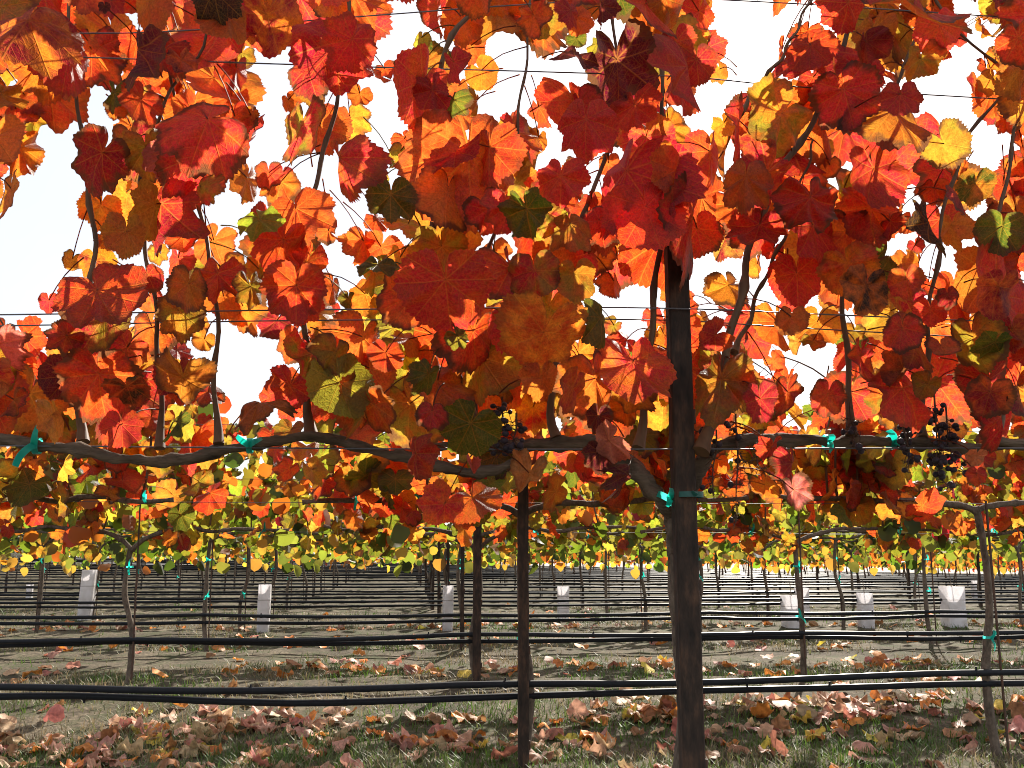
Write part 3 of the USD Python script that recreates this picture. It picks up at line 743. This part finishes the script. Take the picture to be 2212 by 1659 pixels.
# ------------------------------------------------------------------ vines of the rows behind
def vine_wood(t, h, rng, arms=True, to_world=None, bend=0.0, nc=7):
    sub = to_world or (lambda v: v)
    lean, drop = rng.uniform(-.05, .05), rng.uniform(.03, .15)
    drop = .045 if bend else drop
    tr = spline([(lean * .6, .02, -.05), (rng.uniform(-.035, .035) + bend, .02, h * .3), (rng.uniform(-.03, .03), .02, h * .62), (0, .015, h - drop + .02)], 26)
    obj('trunk', tube(tr, np.linspace(.019, .012, 26) * (1 + .2 * np.exp(-((np.arange(26) - 25) / 3.) ** 2)), 9, .3, int(rng.integers(99))), 'bark', t, 50)
    arms_pts = []
    for sg in (-1, 1):
        L = rng.uniform(.80, .9)
        a = [(0, .015, h - drop), (sg * .06, .015, h - drop * .5), (sg * .17, .01, h - .012)] + [(sg * x, rng.uniform(-.015, .015), h + rng.uniform(-.02, .02)) for x in np.linspace(.28, L, 5)]
        a = spline(a, 46)
        arms_pts.append(a)
        r = np.linspace(.0125, .008, 46) * (1 + .35 * (np.arange(46) % 9 == 0))
        obj('cordon', tube(a, r, 8, .3, int(rng.integers(99))), 'bark', t, 50)
    canes = []
    for k in range(nc):
        a = arms_pts[k % 2][int(rng.integers(8, 44))]
        H = rng.uniform(.5, .72)
        c = spline([a, a + [rng.uniform(-.04, .04), rng.uniform(-.03, .03), H * .35], a + [rng.uniform(-.1, .1), rng.uniform(-.06, .06), H * .7], a + [rng.uniform(-.16, .16), rng.uniform(-.1, .1), H]], 14)
        canes.append(c)
        obj('cane', tube(c, np.linspace(.0055, .0028, 14), 6), 'cane_bark', t)
    return np.vstack(canes)


def leaf_spots(n, h, rng, top, canes, low=.24):
    out = []
    for _ in range(n):
        if rng.random() < .55:
            c = canes[int(rng.integers(len(canes)))]
            p = c + np.array([rng.normal(0, .09), rng.normal(0, .085), rng.normal(-.03, .06)])
        else:
            p = np.array([rng.uniform(-.95, .95), rng.normal(0, .10), h + rng.triangular(-low, .18, top)])
        out.append(p)
    return out


def rnd_pose(rng):
    return pose(rng.normal(0, .75) + (PI if rng.random() < .3 else 0), rng.normal(0, .45), rng.normal(0, .5))


# second row: built leaf by leaf, low where the sky shows through the near canopy
TOP_A = ([-400, 0, 130, 300, 440, 470, 600, 640, 700, 1480, 1500, 1700, 1715, 1820, 1840, 2600], [690, 700, 720, 700, 760, 885, 880, 700, 640, 640, 700, 720, 890, 890, 660, 650])
PAL_A = (['R', 'DR', 'RO', 'OR', 'O', 'DO', 'YG', 'OG', 'DG', 'G', 'Y'], [.10, .05, .14, .16, .14, .08, .10, .07, .07, .04, .05])
PAL_B = (['R', 'RO', 'OR', 'O', 'DO', 'YG', 'OG', 'DG', 'G', 'Y'], [.06, .08, .12, .14, .07, .17, .08, .11, .12, .05])
PAL_C = (['OR', 'O', 'DO', 'YG', 'OG', 'DG', 'G', 'Y'], [.02, .08, .05, .31, .07, .12, .21, .14])
PAL_F = (['RO', 'OR', 'O', 'DO', 'YG', 'Y', 'G'], [.12, .22, .22, .12, .10, .16, .06])


def vine_s(k):
    d = ROW0 + GAP * k
    js = range(int(-.6 * d / SPACING) - 3, int(.6 * d / SPACING) + 4)
    for j in js:
        r = random.Random(k * 1000 + j)
        s = S0 + SPACING * j + r.uniform(-.06, .06) - (.3 if k == 1 and j == -1 else 0)
        x, _ = to_px(row_point(s, d))
        reach = FPX * 0.95 / d
        if -reach < x < 2212 + reach:
            yield j, s


ORD = ['first', 'second', 'third', 'fourth', 'fifth', 'sixth', 'seventh', 'eighth', 'ninth', 'tenth', 'eleventh', 'twelfth']
H_A, H_B, H_C = .985, .83, .86
list_A = list(vine_s(1))
for i, (j, s) in enumerate(list_A):
    rv = np.random.default_rng(700 + j)
    c = row_point(s, ROW0 + GAP)
    t = thing('grapevine', f'{ORD[i]} vine from the left in the second row, mostly red and orange leaves', 'grapevine', c, TH)
    canes = vine_wood(t, H_A, rv, bend=-.03 if j == 1 else 0)
    Rw = np.stack([U, N, [0, 0, 1]], -1)
    made = 0
    for p in leaf_spots(300, H_A, rv, .78, canes, .06):
        x, y = to_px(Rw @ p + c)
        if y < np.interp(x, *TOP_A) + 18 or x < -80 or x > 2300:
            continue
        sz = rv.uniform(.095, .165)
        pal = PAL_A
        make_leaf(t, p, sz, rnd_pose(rv), rv.choice(pal[0], p=pal[1]), rv, 40, (.55, 1.0), canes[int(np.linalg.norm(canes - p - [0, 0, .03], axis=1).argmin())])
        made += 1
        if made >= 298:
            break


def proto(row_label, h, pal, n, seed, loc, parts, npts=26, rings=(.6, 1.0), top=.74, size=(.08, .125), low=.24):
    rv = np.random.default_rng(seed)
    t = thing('grapevine', row_label[0], 'grapevine', loc, TH, row_label[1])
    canes = vine_wood(t, h, rv, nc=7 if parts else 4)
    spots = leaf_spots(n, h, rv, top, canes, low)
    if parts:
        for p in spots:
            make_leaf(t, p, rv.uniform(*size), rnd_pose(rv), rv.choice(pal[0], p=pal[1]), rv, npts, rings)
        spots, npts = leaf_spots(190, h, rv, top, canes, low), 12
    V, F, A, base = [], [], [], 0
    for p in spots:
        v, f, st = leaf_blade(rv, npts, (1.0,), 1.0, None, False)
        v = (v - [0, .14, 0]) * rv.uniform(*size) @ rnd_pose(rv).T + p
        V.append(v), F.append(f + base), A.append(np.tile(.8 * shade(rv.choice(pal[0], p=pal[1]), rv)[0], (len(v), 1)))
        base += len(v)
    V, F = np.vstack(V), np.vstack(F)
    tag(raw_mesh(numbered(str(t.GetPath()), 'foliage'), V, F, 'far_leaf', vertex_normals(V, F), {'tone': np.vstack(A)}), kind='stuff')
    return t


protos = {}
rp = random.Random(4)
total, stuff_vines = 3 + len(list_A), []
for k in range(2, ROWS):
    d = ROW0 + GAP * k
    vs = list(vine_s(k))
    for i, (j, s) in enumerate(vs):
        c = row_point(s, d)
        tint = ''
        if k == 2:
            lab = (f'{ORD[i]} vine from the left in the third row, orange, yellow and green leaves', None)
            key, args = ('B', i % 3), (H_B, PAL_B, 298, 40 + i % 3, c, True, 30, (.6, 1.0), .76, (.07, .115), .12)
        elif k == 3:
            lab = (f'{ORD[i]} vine from the left in the fourth row, yellow and green leaves', None)
            key, args = ('C', i % 3), (H_C, PAL_C, 280, 50 + i % 3, c, True, 20, (1.0,), .74, (.07, .115), .17)
        else:
            warm = to_px(c)[0] > 1350 and k > 9 and rp.random() < .75
            lab = ('orange and red vine in the far rows on the right', 'orange vines in the far rows') if warm else \
                (f'yellow and green vine in the middle rows behind the nearest four', 'yellow vines in the middle rows') if k < 10 else \
                ('small yellow vine in the far rows near the crest', 'yellow vines in the far rows')
            key = ('W', rp.randrange(2)) if warm else ('D', rp.randrange(4))
            args = (.87, PAL_F if warm else PAL_C, 400, 60 + key[1] + (20 if warm else 0), c, False, 11, (1.0,), .74, (.08, .135), .42)
        if total >= 299 and key in protos:
            stuff_vines.append((c, key))
            continue
        total += 1
        if key not in protos:
            protos[key] = proto(lab, *args)
        else:
            copy_of(protos[key], c, TH + (PI if rp.random() < .5 and k > 3 else 0), lab[0], lab[1])
print('vines', total, 'as stuff', len(stuff_vines))
for k in range(ROWS, ROWS + 9):              # beyond the crest the ground falls away more gently on the right
    d = ROW0 + GAP * k
    for j in range(-4, int(.6 * d / SPACING) + 3):
        stuff_vines.append((row_point(S0 + SPACING * j, d), ('W', 0)))
if stuff_vines:
    V, F, A, b = [], [], [], 0
    rv = np.random.default_rng(9)
    for c, key in stuff_vines:
        pal = PAL_F if key[0] == 'W' else PAL_C
        for _ in range(90):
            p = c + U * rv.uniform(-.95, .95) + N * rv.normal(0, .1) + [0, 0, .87 + rv.triangular(-.24, .18, .74)]
            v, f, st = leaf_blade(rv, 8, (1.0,), 1.0, None, False)
            v = v * .17 @ rnd_pose(rv).T + p
            V.append(v), F.append(f + b), A.append(np.tile(shade(rv.choice(pal[0], p=pal[1]), rv)[0], (9, 1)))
            b += 9
    tag(raw_mesh('/World/distant_vines', np.vstack(V), np.vstack(F), 'far_leaf', None, {'tone': np.vstack(A)}), 'far rows of yellow vines along the crest, merging into one band', 'vines', kind='stuff')

# ------------------------------------------------------------------ stakes and posts of the rows behind
ROWNAME = ['nearest', 'second', 'third', 'fourth', 'fifth', 'sixth', 'seventh', 'eighth', 'ninth', 'tenth']
stake_m = tube([(0, 0, -.05), (0, 0, 1.25)], [.0062, .0062], 6)
first_stake = None
n_stake, more = 0, []
for k in range(1, ROWS):
    d = ROW0 + GAP * k
    for i, (j, s) in enumerate(vine_s(k)):
        rr = random.Random(k * 77 + j)
        if j % 4 == 0:
            if k == 1:
                line_post('vine_post', 'dark brown post in the second row, beside the trunk left of the thick post', s, d - .03, -.05, 1.2, 0, None, .038)
            elif k <= 9:
                line_post('vine_post', f'dark post standing in the {ROWNAME[k]} row' + (', middle of the view' if j == 0 else ', far left' if j < 0 else ', far right'), s, d - .03, -.05, .95, 0, None, .044 if k < 3 else .026)
            else:
                more.append((s, d, .012, .95))
            continue
        c = row_point(s + rr.uniform(-.03, .05), d - .02)
        if n_stake >= 290:
            more.append((s, d, .0062, 1.0))
            continue
        n_stake += 1
        lab, grp = (f'{ORD[i]} thin stake from the left in the {ROWNAME[k]} row, tied to a vine trunk', None) if k <= 4 else (f'thin dark stake in the middle rows behind the fifth', 'stakes of the middle rows') if k < 10 else ('tiny dark stake in the far rows', 'stakes of the far rows')
        st_ = tag(obj('vine_stake', tube([c + [0, 0, -.05], c + [rr.uniform(-.015, .015), 0, .98]], [.005, .005], 6), 'rusty_steel'), lab, 'stake', grp)
if more:
    ms = [tube([row_point(s, d), row_point(s, d) + [0, 0, h]], [r, r], 4) for s, d, r, h in more]
    tag(obj('distant_stakes', join(ms), 'rusty_steel', smoothing=False), 'many tiny dark stakes along the crest', 'stakes', kind='stuff')

# ------------------------------------------------------------------ hoses and wires
HOSE = {1: (.312, .284), 2: (.272, .232), 3: (.275, .235)}
for k in range(1, ROWS):
    d = ROW0 + GAP * k
    half = .62 * d + 2.2
    for q in range(2):
        rh = np.random.default_rng(k * 10 + q)
        h = HOSE.get(k, (.30, .25))[q]
        ss = np.arange(-half, half, .3 if k < 4 else .9)
        pts = np.array([row_point(s, d + (.012 if q else -.016)) for s in ss])
        pts[:, 2] += h + .008 * np.interp(ss, np.linspace(-half, half, 14), rh.uniform(-1, 1, 14)) + rh.uniform(-.008, .008) - .012 * np.abs(np.sin((ss - S0) / SPACING * PI))
        if k == 1:
            pts[:, 2] += .010 * smooth(.3, 1.6, ss) + .024 * smooth(-.2, -1.5, ss)
        lab = f'{"lower" if q else "upper"} black drip hose of the {ROWNAME[k]} row' if k < 10 else 'thin dark drip hose in the far rows'
        grp = None if k < 10 else 'drip hoses of the far rows'
        t = thing('drip_hose', lab, 'hose', (0, 0, 0), 0, grp)
        obj('pipe', tube(spline(pts, len(pts) * 2), (.0125 if k < 4 else .0115), 10 if k < 4 else 6), 'black_hose', t, True)
        if k < 4:
            for e in np.arange(-half + .4 + .33 * q, half, .9):
                c = np.array([np.interp(e, ss, pts[:, i]) for i in range(3)])
                if -40 < to_px(c)[0] < 2260:
                    em = join([tube([c - U * .007, c + U * .007], [.0135, .0135], 10), box((.006, .006, .016), c + [0, 0, rh.choice([-.014, .014])])])
                    obj('emitter', em, 'black_hose', t)
knob = at(1131, 1498, ROW0 + GAP - .02)
k_ = trimesh.creation.icosphere(2, .012)
k_.vertices *= [1, .8, 1.1]
k_.apply_translation(knob)
tag(obj('hose_plug', join([k_, box((.008, .008, .02), knob + [0, 0, .014])]), 'black_hose', smoothing=30), 'round black plug hanging from the hose right of the second-row post', 'plug')


def wire(label, pts, r=.0015, group=None):
    tag(obj('trellis_wire', tube(pts, r, 5), 'wire_steel', smoothing=True), label, 'wire', group)


def near_wire(label, px, d):
    wire(label, spline([at(x, y, d) for x, y in px], 40))


near_wire('upper of the two middle wires crossing the near canopy, left and right of the post', [(-300, 682), (0, 680), (700, 669), (1480, 667), (1800, 680), (2212, 698), (2500, 710)], ROW0 - .03)
near_wire('lower of the two middle wires crossing the near canopy', [(-300, 708), (0, 704), (700, 692), (1450, 692), (1700, 707), (2212, 735), (2500, 750)], ROW0 + .03)
near_wire('wire under the near cordon', [(-300, 962), (0, 963), (900, 970), (1480, 970), (2212, 968), (2500, 970)], ROW0 - .012)
near_wire('upper wire seen against the sky between the topmost red leaves', [(-300, 112), (0, 118), (560, 137), (840, 146), (1200, 156), (1480, 166), (1700, 186), (2212, 217), (2500, 235)], ROW0 - .03)
near_wire('topmost wire at the upper edge of the picture', [(-300, 60), (200, 72), (800, 34), (1100, 12), (1480, -4), (1720, 8), (2212, 40), (2500, 60)], ROW0 + .03)
for k in range(1, 9):
    d = ROW0 + GAP * k
    hc = {1: H_A, 2: H_B}.get(k, H_C)
    half = .6 * d + 2
    for q, (dz, nm) in enumerate([(-.015, 'cordon wire'), (.27, 'foliage wire'), (.03 - .06, 'hose wire')][: (2 if k < 5 else 1)]):
        pts = [row_point(s, d + .01) + [0, 0, hc + dz] for s in np.linspace(-half, half, 30)]
        wire(f'thin {nm} of the {ROWNAME[k]} row', pts, .0013)

# ------------------------------------------------------------------ green tie tapes
def ribbon(pts, width, nrm):
    pts = spline(pts, 12)
    tng = np.gradient(pts, axis=0)
    sd = np.cross(tng, nrm)
    sd /= np.maximum(np.linalg.norm(sd, axis=1, keepdims=True), 1e-9)
    tw = np.linspace(0, .9, 12)[:, None]
    sd = sd * np.cos(tw) + np.asarray(nrm) * np.sin(tw)
    v = np.vstack([pts - sd * width / 2, pts + sd * width / 2])
    n = len(pts)
    i = np.arange(n - 1)
    f = np.vstack([np.stack([i, i + 1, n + i], -1), np.stack([i + 1, n + i + 1, n + i], -1)])
    m = trimesh.Trimesh(v, f, process=False)
    e = m.copy()
    e.vertices = e.vertices + np.asarray(nrm) * .0006
    e.faces = e.faces[:, ::-1]
    return join([m, e])


def tie(c, r, rng, label, group=None, w=.010, axis=(0, 0, 1), tails=None, mat='green_tape'):
    c = np.asarray(c, float)
    axis = np.asarray(axis, float)
    t = thing('tie_tape', label, 'tie tape', c, 0, group)
    a = np.cross(axis, N)
    a /= np.linalg.norm(a)
    b = np.cross(axis, a)
    ring = np.array([a * math.cos(q) * r + b * math.sin(q) * r for q in np.linspace(0, 2 * PI, 13)])
    v = np.vstack([ring - axis * w * .45, ring + axis * w * .45])
    i = np.arange(12)
    f = np.vstack([np.stack([i, i + 1, 13 + i], -1), np.stack([i + 1, 14 + i, 13 + i], -1)])
    obj('band', trimesh.Trimesh(v, f, process=False), mat, t, True)
    for tl in tails or [(rng.uniform(-.02, .02), rng.uniform(.02, .05)), (rng.uniform(-.03, .03), rng.uniform(-.05, -.02))]:
        p0 = -N * r
        obj('tail', ribbon([p0, p0 + U * tl[0] * .6 - N * .012 + [0, 0, tl[1] * .5], p0 + U * tl[0] - N * .004 + [0, 0, tl[1]]], w, -N), mat, t, True)
    return t


rt = np.random.default_rng(21)
tie(at(80, 963, ROW0 - .002), .0155, rt, 'turquoise tape with two long tails tied on the near cordon at far left', None, .013, U, [(.008, .042), (-.028, -.040)])
tie(at(540, 963, ROW0), .0145, rt, 'turquoise tape bow on the near cordon, left of the centre', None, .012, U, [(-.022, .016), (.024, .012)])
tie(at(1440, 1078, ROW0 + .02), .021, rt, 'turquoise tape on the dark trunk beside the thick post', None, .014, (.5, 0, .87), [(-.006, -.016), (.005, .02)])
tie(at(1786, 955, ROW0 + .04), .0155, rt, 'small bright turquoise tape on the right-hand near cordon', None, .012, U, [(.0, .014), (-.004, -.024)])
tie(at(1925, 955, ROW0 + .04), .0150, rt, 'larger bright turquoise tape further right on the near cordon', None, .013, U, [(-.014, .022), (.014, -.02)])
tie(at(1487, 1069, ROW0 - .005), .030, rt, 'green tape with shade painted into its colour, round the thick foreground post', None, .012, (0, 0, 1), [(.004, .004)], 'dark_tape')
for k, nper in ((1, 4), (2, 4), (3, 3), (4, 3), (5, 2), (6, 2), (7, 1)):
    d = ROW0 + GAP * k
    hc = {1: H_A, 2: H_B}.get(k, H_C)
    for i, (j, s) in enumerate(vine_s(k)):
        for q in range(nper):
            if rt.random() < .2:
                continue
            if q % 2 == 0:
                z = rt.uniform(.35, .62) if q == 0 else hc - .2
                tie(row_point(s, d) + [0, 0, z], .02, rt, f'green tape on a trunk in the {ROWNAME[k]} row', f'green tapes on trunks of the {ROWNAME[k]} row', .011)
            else:
                tie(row_point(s + rt.choice([-1, 1]) * rt.uniform(.25, .75), d) + [0, 0, hc], .0145, rt, f'green tape on a cordon in the {ROWNAME[k]} row', f'green tapes on cordons of the {ROWNAME[k]} row', .011, U)

# ------------------------------------------------------------------ white grow sleeves round young vines
def sleeve(x, ybase, ytop, wpx, k, label, lean=0.0):
    d = ROW0 + GAP * k
    c0 = at(x, ybase, d)
    s = float(c0 @ U)
    c = row_point(s, d - .05)
    dist = c[1]
    h, w = (ybase - ytop) * dist / FPX, wpx * dist / FPX
    t = thing('grow_sleeve', label, 'grow sleeve', c, TH)
    import manifold3d as mf
    def sq(hw, r=.02):
        p = []
        for cx, cy, a0 in ((1, 1, 0), (-1, 1, 90), (-1, -1, 180), (1, -1, 270)):
            for a in np.linspace(a0, a0 + 90, 4):
                p.append((cx * (hw - r) + r * math.cos(math.radians(a)), cy * (hw - r) + r * math.sin(math.radians(a))))
        return np.array(p)
    o, i_ = sq(w / 2), sq(w / 2 - .0025)
    n = len(o)
    zs = np.linspace(-.03, h, 7)
    rows = []
    for prof in (o, i_):
        for z in zs:
            f = 1 + .03 * math.sin(z * 14 + x) + .08 * (z / h) * lean
            rows.append(np.column_stack([prof * f + [lean * z * .05, 0], np.full(n, z)]))
    v = np.vstack(rows)
    f = []
    for b, flip in ((0, False), (7, True)):
        for r in range(6):
            for q in range(n):
                a = [(b + r) * n + q, (b + r) * n + (q + 1) % n, (b + r + 1) * n + (q + 1) % n, (b + r + 1) * n + q]
                f.append(a[::-1] if flip else a)
    for q in range(n):
        f.append([6 * n + q, 6 * n + (q + 1) % n, 13 * n + (q + 1) % n, 13 * n + q])
    obj('sleeve', (v, np.array(f)), 'white_sleeve', t, 40)
    for zc in (h * .36, h * .70):
        ring = o * (1.012 + .03 * math.sin(zc * 14 + x) + .08 * (zc / h) * lean) + [lean * zc * .05, 0]
        ring = np.column_stack([np.vstack([ring, ring[:1]]), np.full(n + 1, zc)])
        obj('wire_band', tube(ring, .0016, 4, caps=False), 'rusty_steel', t)
    obj('shoot', tube([(0, 0, 0), (.01, .0, h * .6), (-.01, 0, h + .12)], [.006, .005, .003], 6), 'bark', t)


sleeve(187, 1326, 1216, 27, 5, 'flared white grow sleeve at far left, left of the two thin trunks', .9)
sleeve(570, 1350, 1245, 25, 4, 'white grow sleeve left of centre, right of the leaning thin trunk', .2)
sleeve(966, 1346, 1246, 22, 4, 'white grow sleeve partly behind the dark posts near the centre', .2)
sleeve(1215, 1325, 1255, 23, 5, 'short white grow sleeve between the second-row post and the thick post', .1)
sleeve(1708, 1352, 1278, 38, 4, 'wide white grow sleeve right behind the thin trunk right of the thick post', .0)
sleeve(1730, 1322, 1258, 25, 5, 'white grow sleeve half hidden behind a wider one', .0)
sleeve(1866, 1352, 1274, 28, 4, 'white grow sleeve beside a dark stake, second from the right edge', .0)
sleeve(2056, 1362, 1272, 40, 4, 'widest white grow sleeve near the right edge', .0)
sleeve(67, 1272, 1238, 12, 8, 'tiny white grow sleeve at the far left edge', .0)
sleeve(2105, 1300, 1262, 13, 8, 'tiny white grow sleeve far back at right', .0)

# ------------------------------------------------------------------ fallen leaves, grass
FALL = {'pale pinkish': (.60, .32, .22), 'dull tan': (.52, .34, .19), 'rusty brown': (.38, .17, .075), 'orange': (.66, .23, .05), 'dusky red': (.50, .18, .13), 'yellow': (.68, .50, .07)}


def fallen(c, size, rng, tone, n=30, rings=(.5, 1.0)):
    v, f, st = leaf_blade(rng, n, rings, rng.uniform(1.2, 2.6), rng.uniform(0, .4), n > 20)
    yaw, tip = rng.uniform(0, 2 * PI), rng.normal(0, .2)
    if rng.random() < .05:
        tip = rng.uniform(.7, 1.3)
    cz, sz, cx, sx = math.cos(yaw), math.sin(yaw), math.cos(tip), math.sin(tip)
    R = np.array([[cz, -sz, 0], [sz, cz, 0], [0, 0, 1]]) @ np.array([[1, 0, 0], [0, cx, -sx], [0, sx, cx]])
    if rng.random() < .5:
        v[:, 2] *= -1
        f = f[:, ::-1]
    v = (v - [0, .14, 0]) * size @ R.T
    v[:, 2] -= np.percentile(v[:, 2], 12)
    return v + c, f


rl = np.random.default_rng(33)


def litter_density(x, y):
    d = y * math.cos(TH) - x * math.sin(TH)
    s = x * math.cos(TH) + y * math.sin(TH)
    strip = np.exp(-((d - 4.45) / .42) ** 2) * (1.0 if s < -.5 or s > .95 else .35) + .09 * np.exp(-((d - 3.75) / .5) ** 2)
    strip2 = .32 * np.exp(-((d - 6.25) / .35) ** 2) * (.5 + .5 * (abs(s - .1) < 1.3 or s > 1.6))
    strip3 = .2 * np.exp(-((d - 8.1) / .5) ** 2) + .25 * np.exp(-((d - 9.9) / .6) ** 2)
    clump = meshkit.noise(np.array([x * 2.1, y * 3.0, 0]), 8)
    return (strip + strip2 + strip3) * (.1 + 1.7 * clump ** 1.5) + .022


spots = []
while len(spots) < 950:
    y = rl.uniform(3.1, 16)
    x = rl.uniform(-.56, .56) * y
    if rl.random() < min(1, litter_density(x, y)) * (1 if y < 7 else .55):
        spots.append((x, y))
spots.sort(key=lambda q: math.hypot(*q))
V, F, A, b = [], [], [], 0
for i, (x, y) in enumerate(spots):
    near = y < 5.2
    tone = rl.choice(list(FALL), p=[.30, .20, .20, .15, .11, .04] if near else [.10, .10, .16, .44, .14, .06])
    c = np.array([x, y, float(ground_height(x, y)) + .004 + .012 * rl.random() * litter_density(x, y)])
    size = rl.uniform(.055, .115)
    v, f = fallen(c, size, rl, tone, 30 if i < 300 else 14, (.5, 1.0) if i < 300 else (1.0,))
    col = np.array(FALL[tone]) * rl.uniform(.75, 1.2) * [1, rl.uniform(.9, 1.12), 1]
    if i < 300:
        px, py = to_px(c)
        side = 'left of the centre post' if px < 1080 else 'between the two dark posts' if px < 1460 else 'right of the thick post'
        how = 'along the bottom edge' if py > 1600 else 'in the shaded strip' if py > 1530 else 'on sunlit soil'
        p = raw_mesh(numbered('/World', 'fallen_leaf'), v, f, 'dry_leaf', vertex_normals(v, f), {'tone': np.tile(col, (len(v), 1))})
        lab = f'{tone} fallen vine leaf {how}, {side}'
        tag(p, lab, 'leaf', f'{tone} fallen leaves {how}, {side}')
    else:
        V.append(v), F.append(f + b), A.append(np.tile(col, (len(v), 1)))
        b += len(v)
tag(raw_mesh('/World/leaf_litter', np.vstack(V), np.vstack(F), 'dry_leaf', vertex_normals(np.vstack(V), np.vstack(F)), {'tone': np.vstack(A)}),
    'orange and brown leaf litter scattered between the rows further back', 'leaf litter', kind='stuff')

rg = np.random.default_rng(44)
n = 120000
y = 3.0 + 11 * rg.random(n) ** 1.5
x = rg.uniform(-.58, .58, n) * y
dd = y * math.cos(TH) - x * math.sin(TH)
shade_band = smooth(4.75, 4.35, dd) + .45 * smooth(5.5, 5.9, dd) * smooth(6.8, 6.5, dd)   # grass is real; extra density and green over the shade bands deepen their shade
dens = meshkit.fbm(np.stack([x * 1.3, y * 1.6, 0 * x], -1), 3, 14)
keep = rg.random(n) < np.clip((dens - .40) * 3.2, 0.03, 1) * (.65 + .35 * np.minimum(shade_band, 1)) + .25 * np.minimum(shade_band, 1)
x, y, dens = x[keep], y[keep], dens[keep]
n = len(x)
h = rg.uniform(.012, .042, n) * (.7 + dens)
a, ln = rg.uniform(0, 2 * PI, n), rg.uniform(.2, 1.5, n)
z = ground_height(x, y) - .003
b0 = np.stack([x, y, z], -1)
sd = np.stack([np.cos(a), np.sin(a), 0 * a], -1) * (.0012 + .0007 * rg.random(n))[:, None] * (1 + .12 * y[:, None])
ld = np.stack([-np.sin(a), np.cos(a), 0 * a], -1)
mid = b0 + ld * (h * ln * .35)[:, None] + [0, 0, 1] * (h * .62)[:, None]
tip = b0 + ld * (h * ln)[:, None] + [0, 0, 1] * h[:, None]
V = np.stack([b0 - sd, b0 + sd, mid - sd * .7, mid + sd * .7, tip], 1).reshape(-1, 3)
f0 = np.array([[0, 1, 3], [0, 3, 2], [2, 3, 4]])
F = (np.arange(n)[:, None, None] * 5 + f0[None]).reshape(-1, 3)
g = (meshkit.noise(np.stack([x * 2.3, y * 2.3, 0 * x], -1), 30) + rg.normal(0, .15, n) + .16 * np.minimum(shade_band[keep], 1))[:, None]  # blades turn greener over those bands, so part of the shade is colour
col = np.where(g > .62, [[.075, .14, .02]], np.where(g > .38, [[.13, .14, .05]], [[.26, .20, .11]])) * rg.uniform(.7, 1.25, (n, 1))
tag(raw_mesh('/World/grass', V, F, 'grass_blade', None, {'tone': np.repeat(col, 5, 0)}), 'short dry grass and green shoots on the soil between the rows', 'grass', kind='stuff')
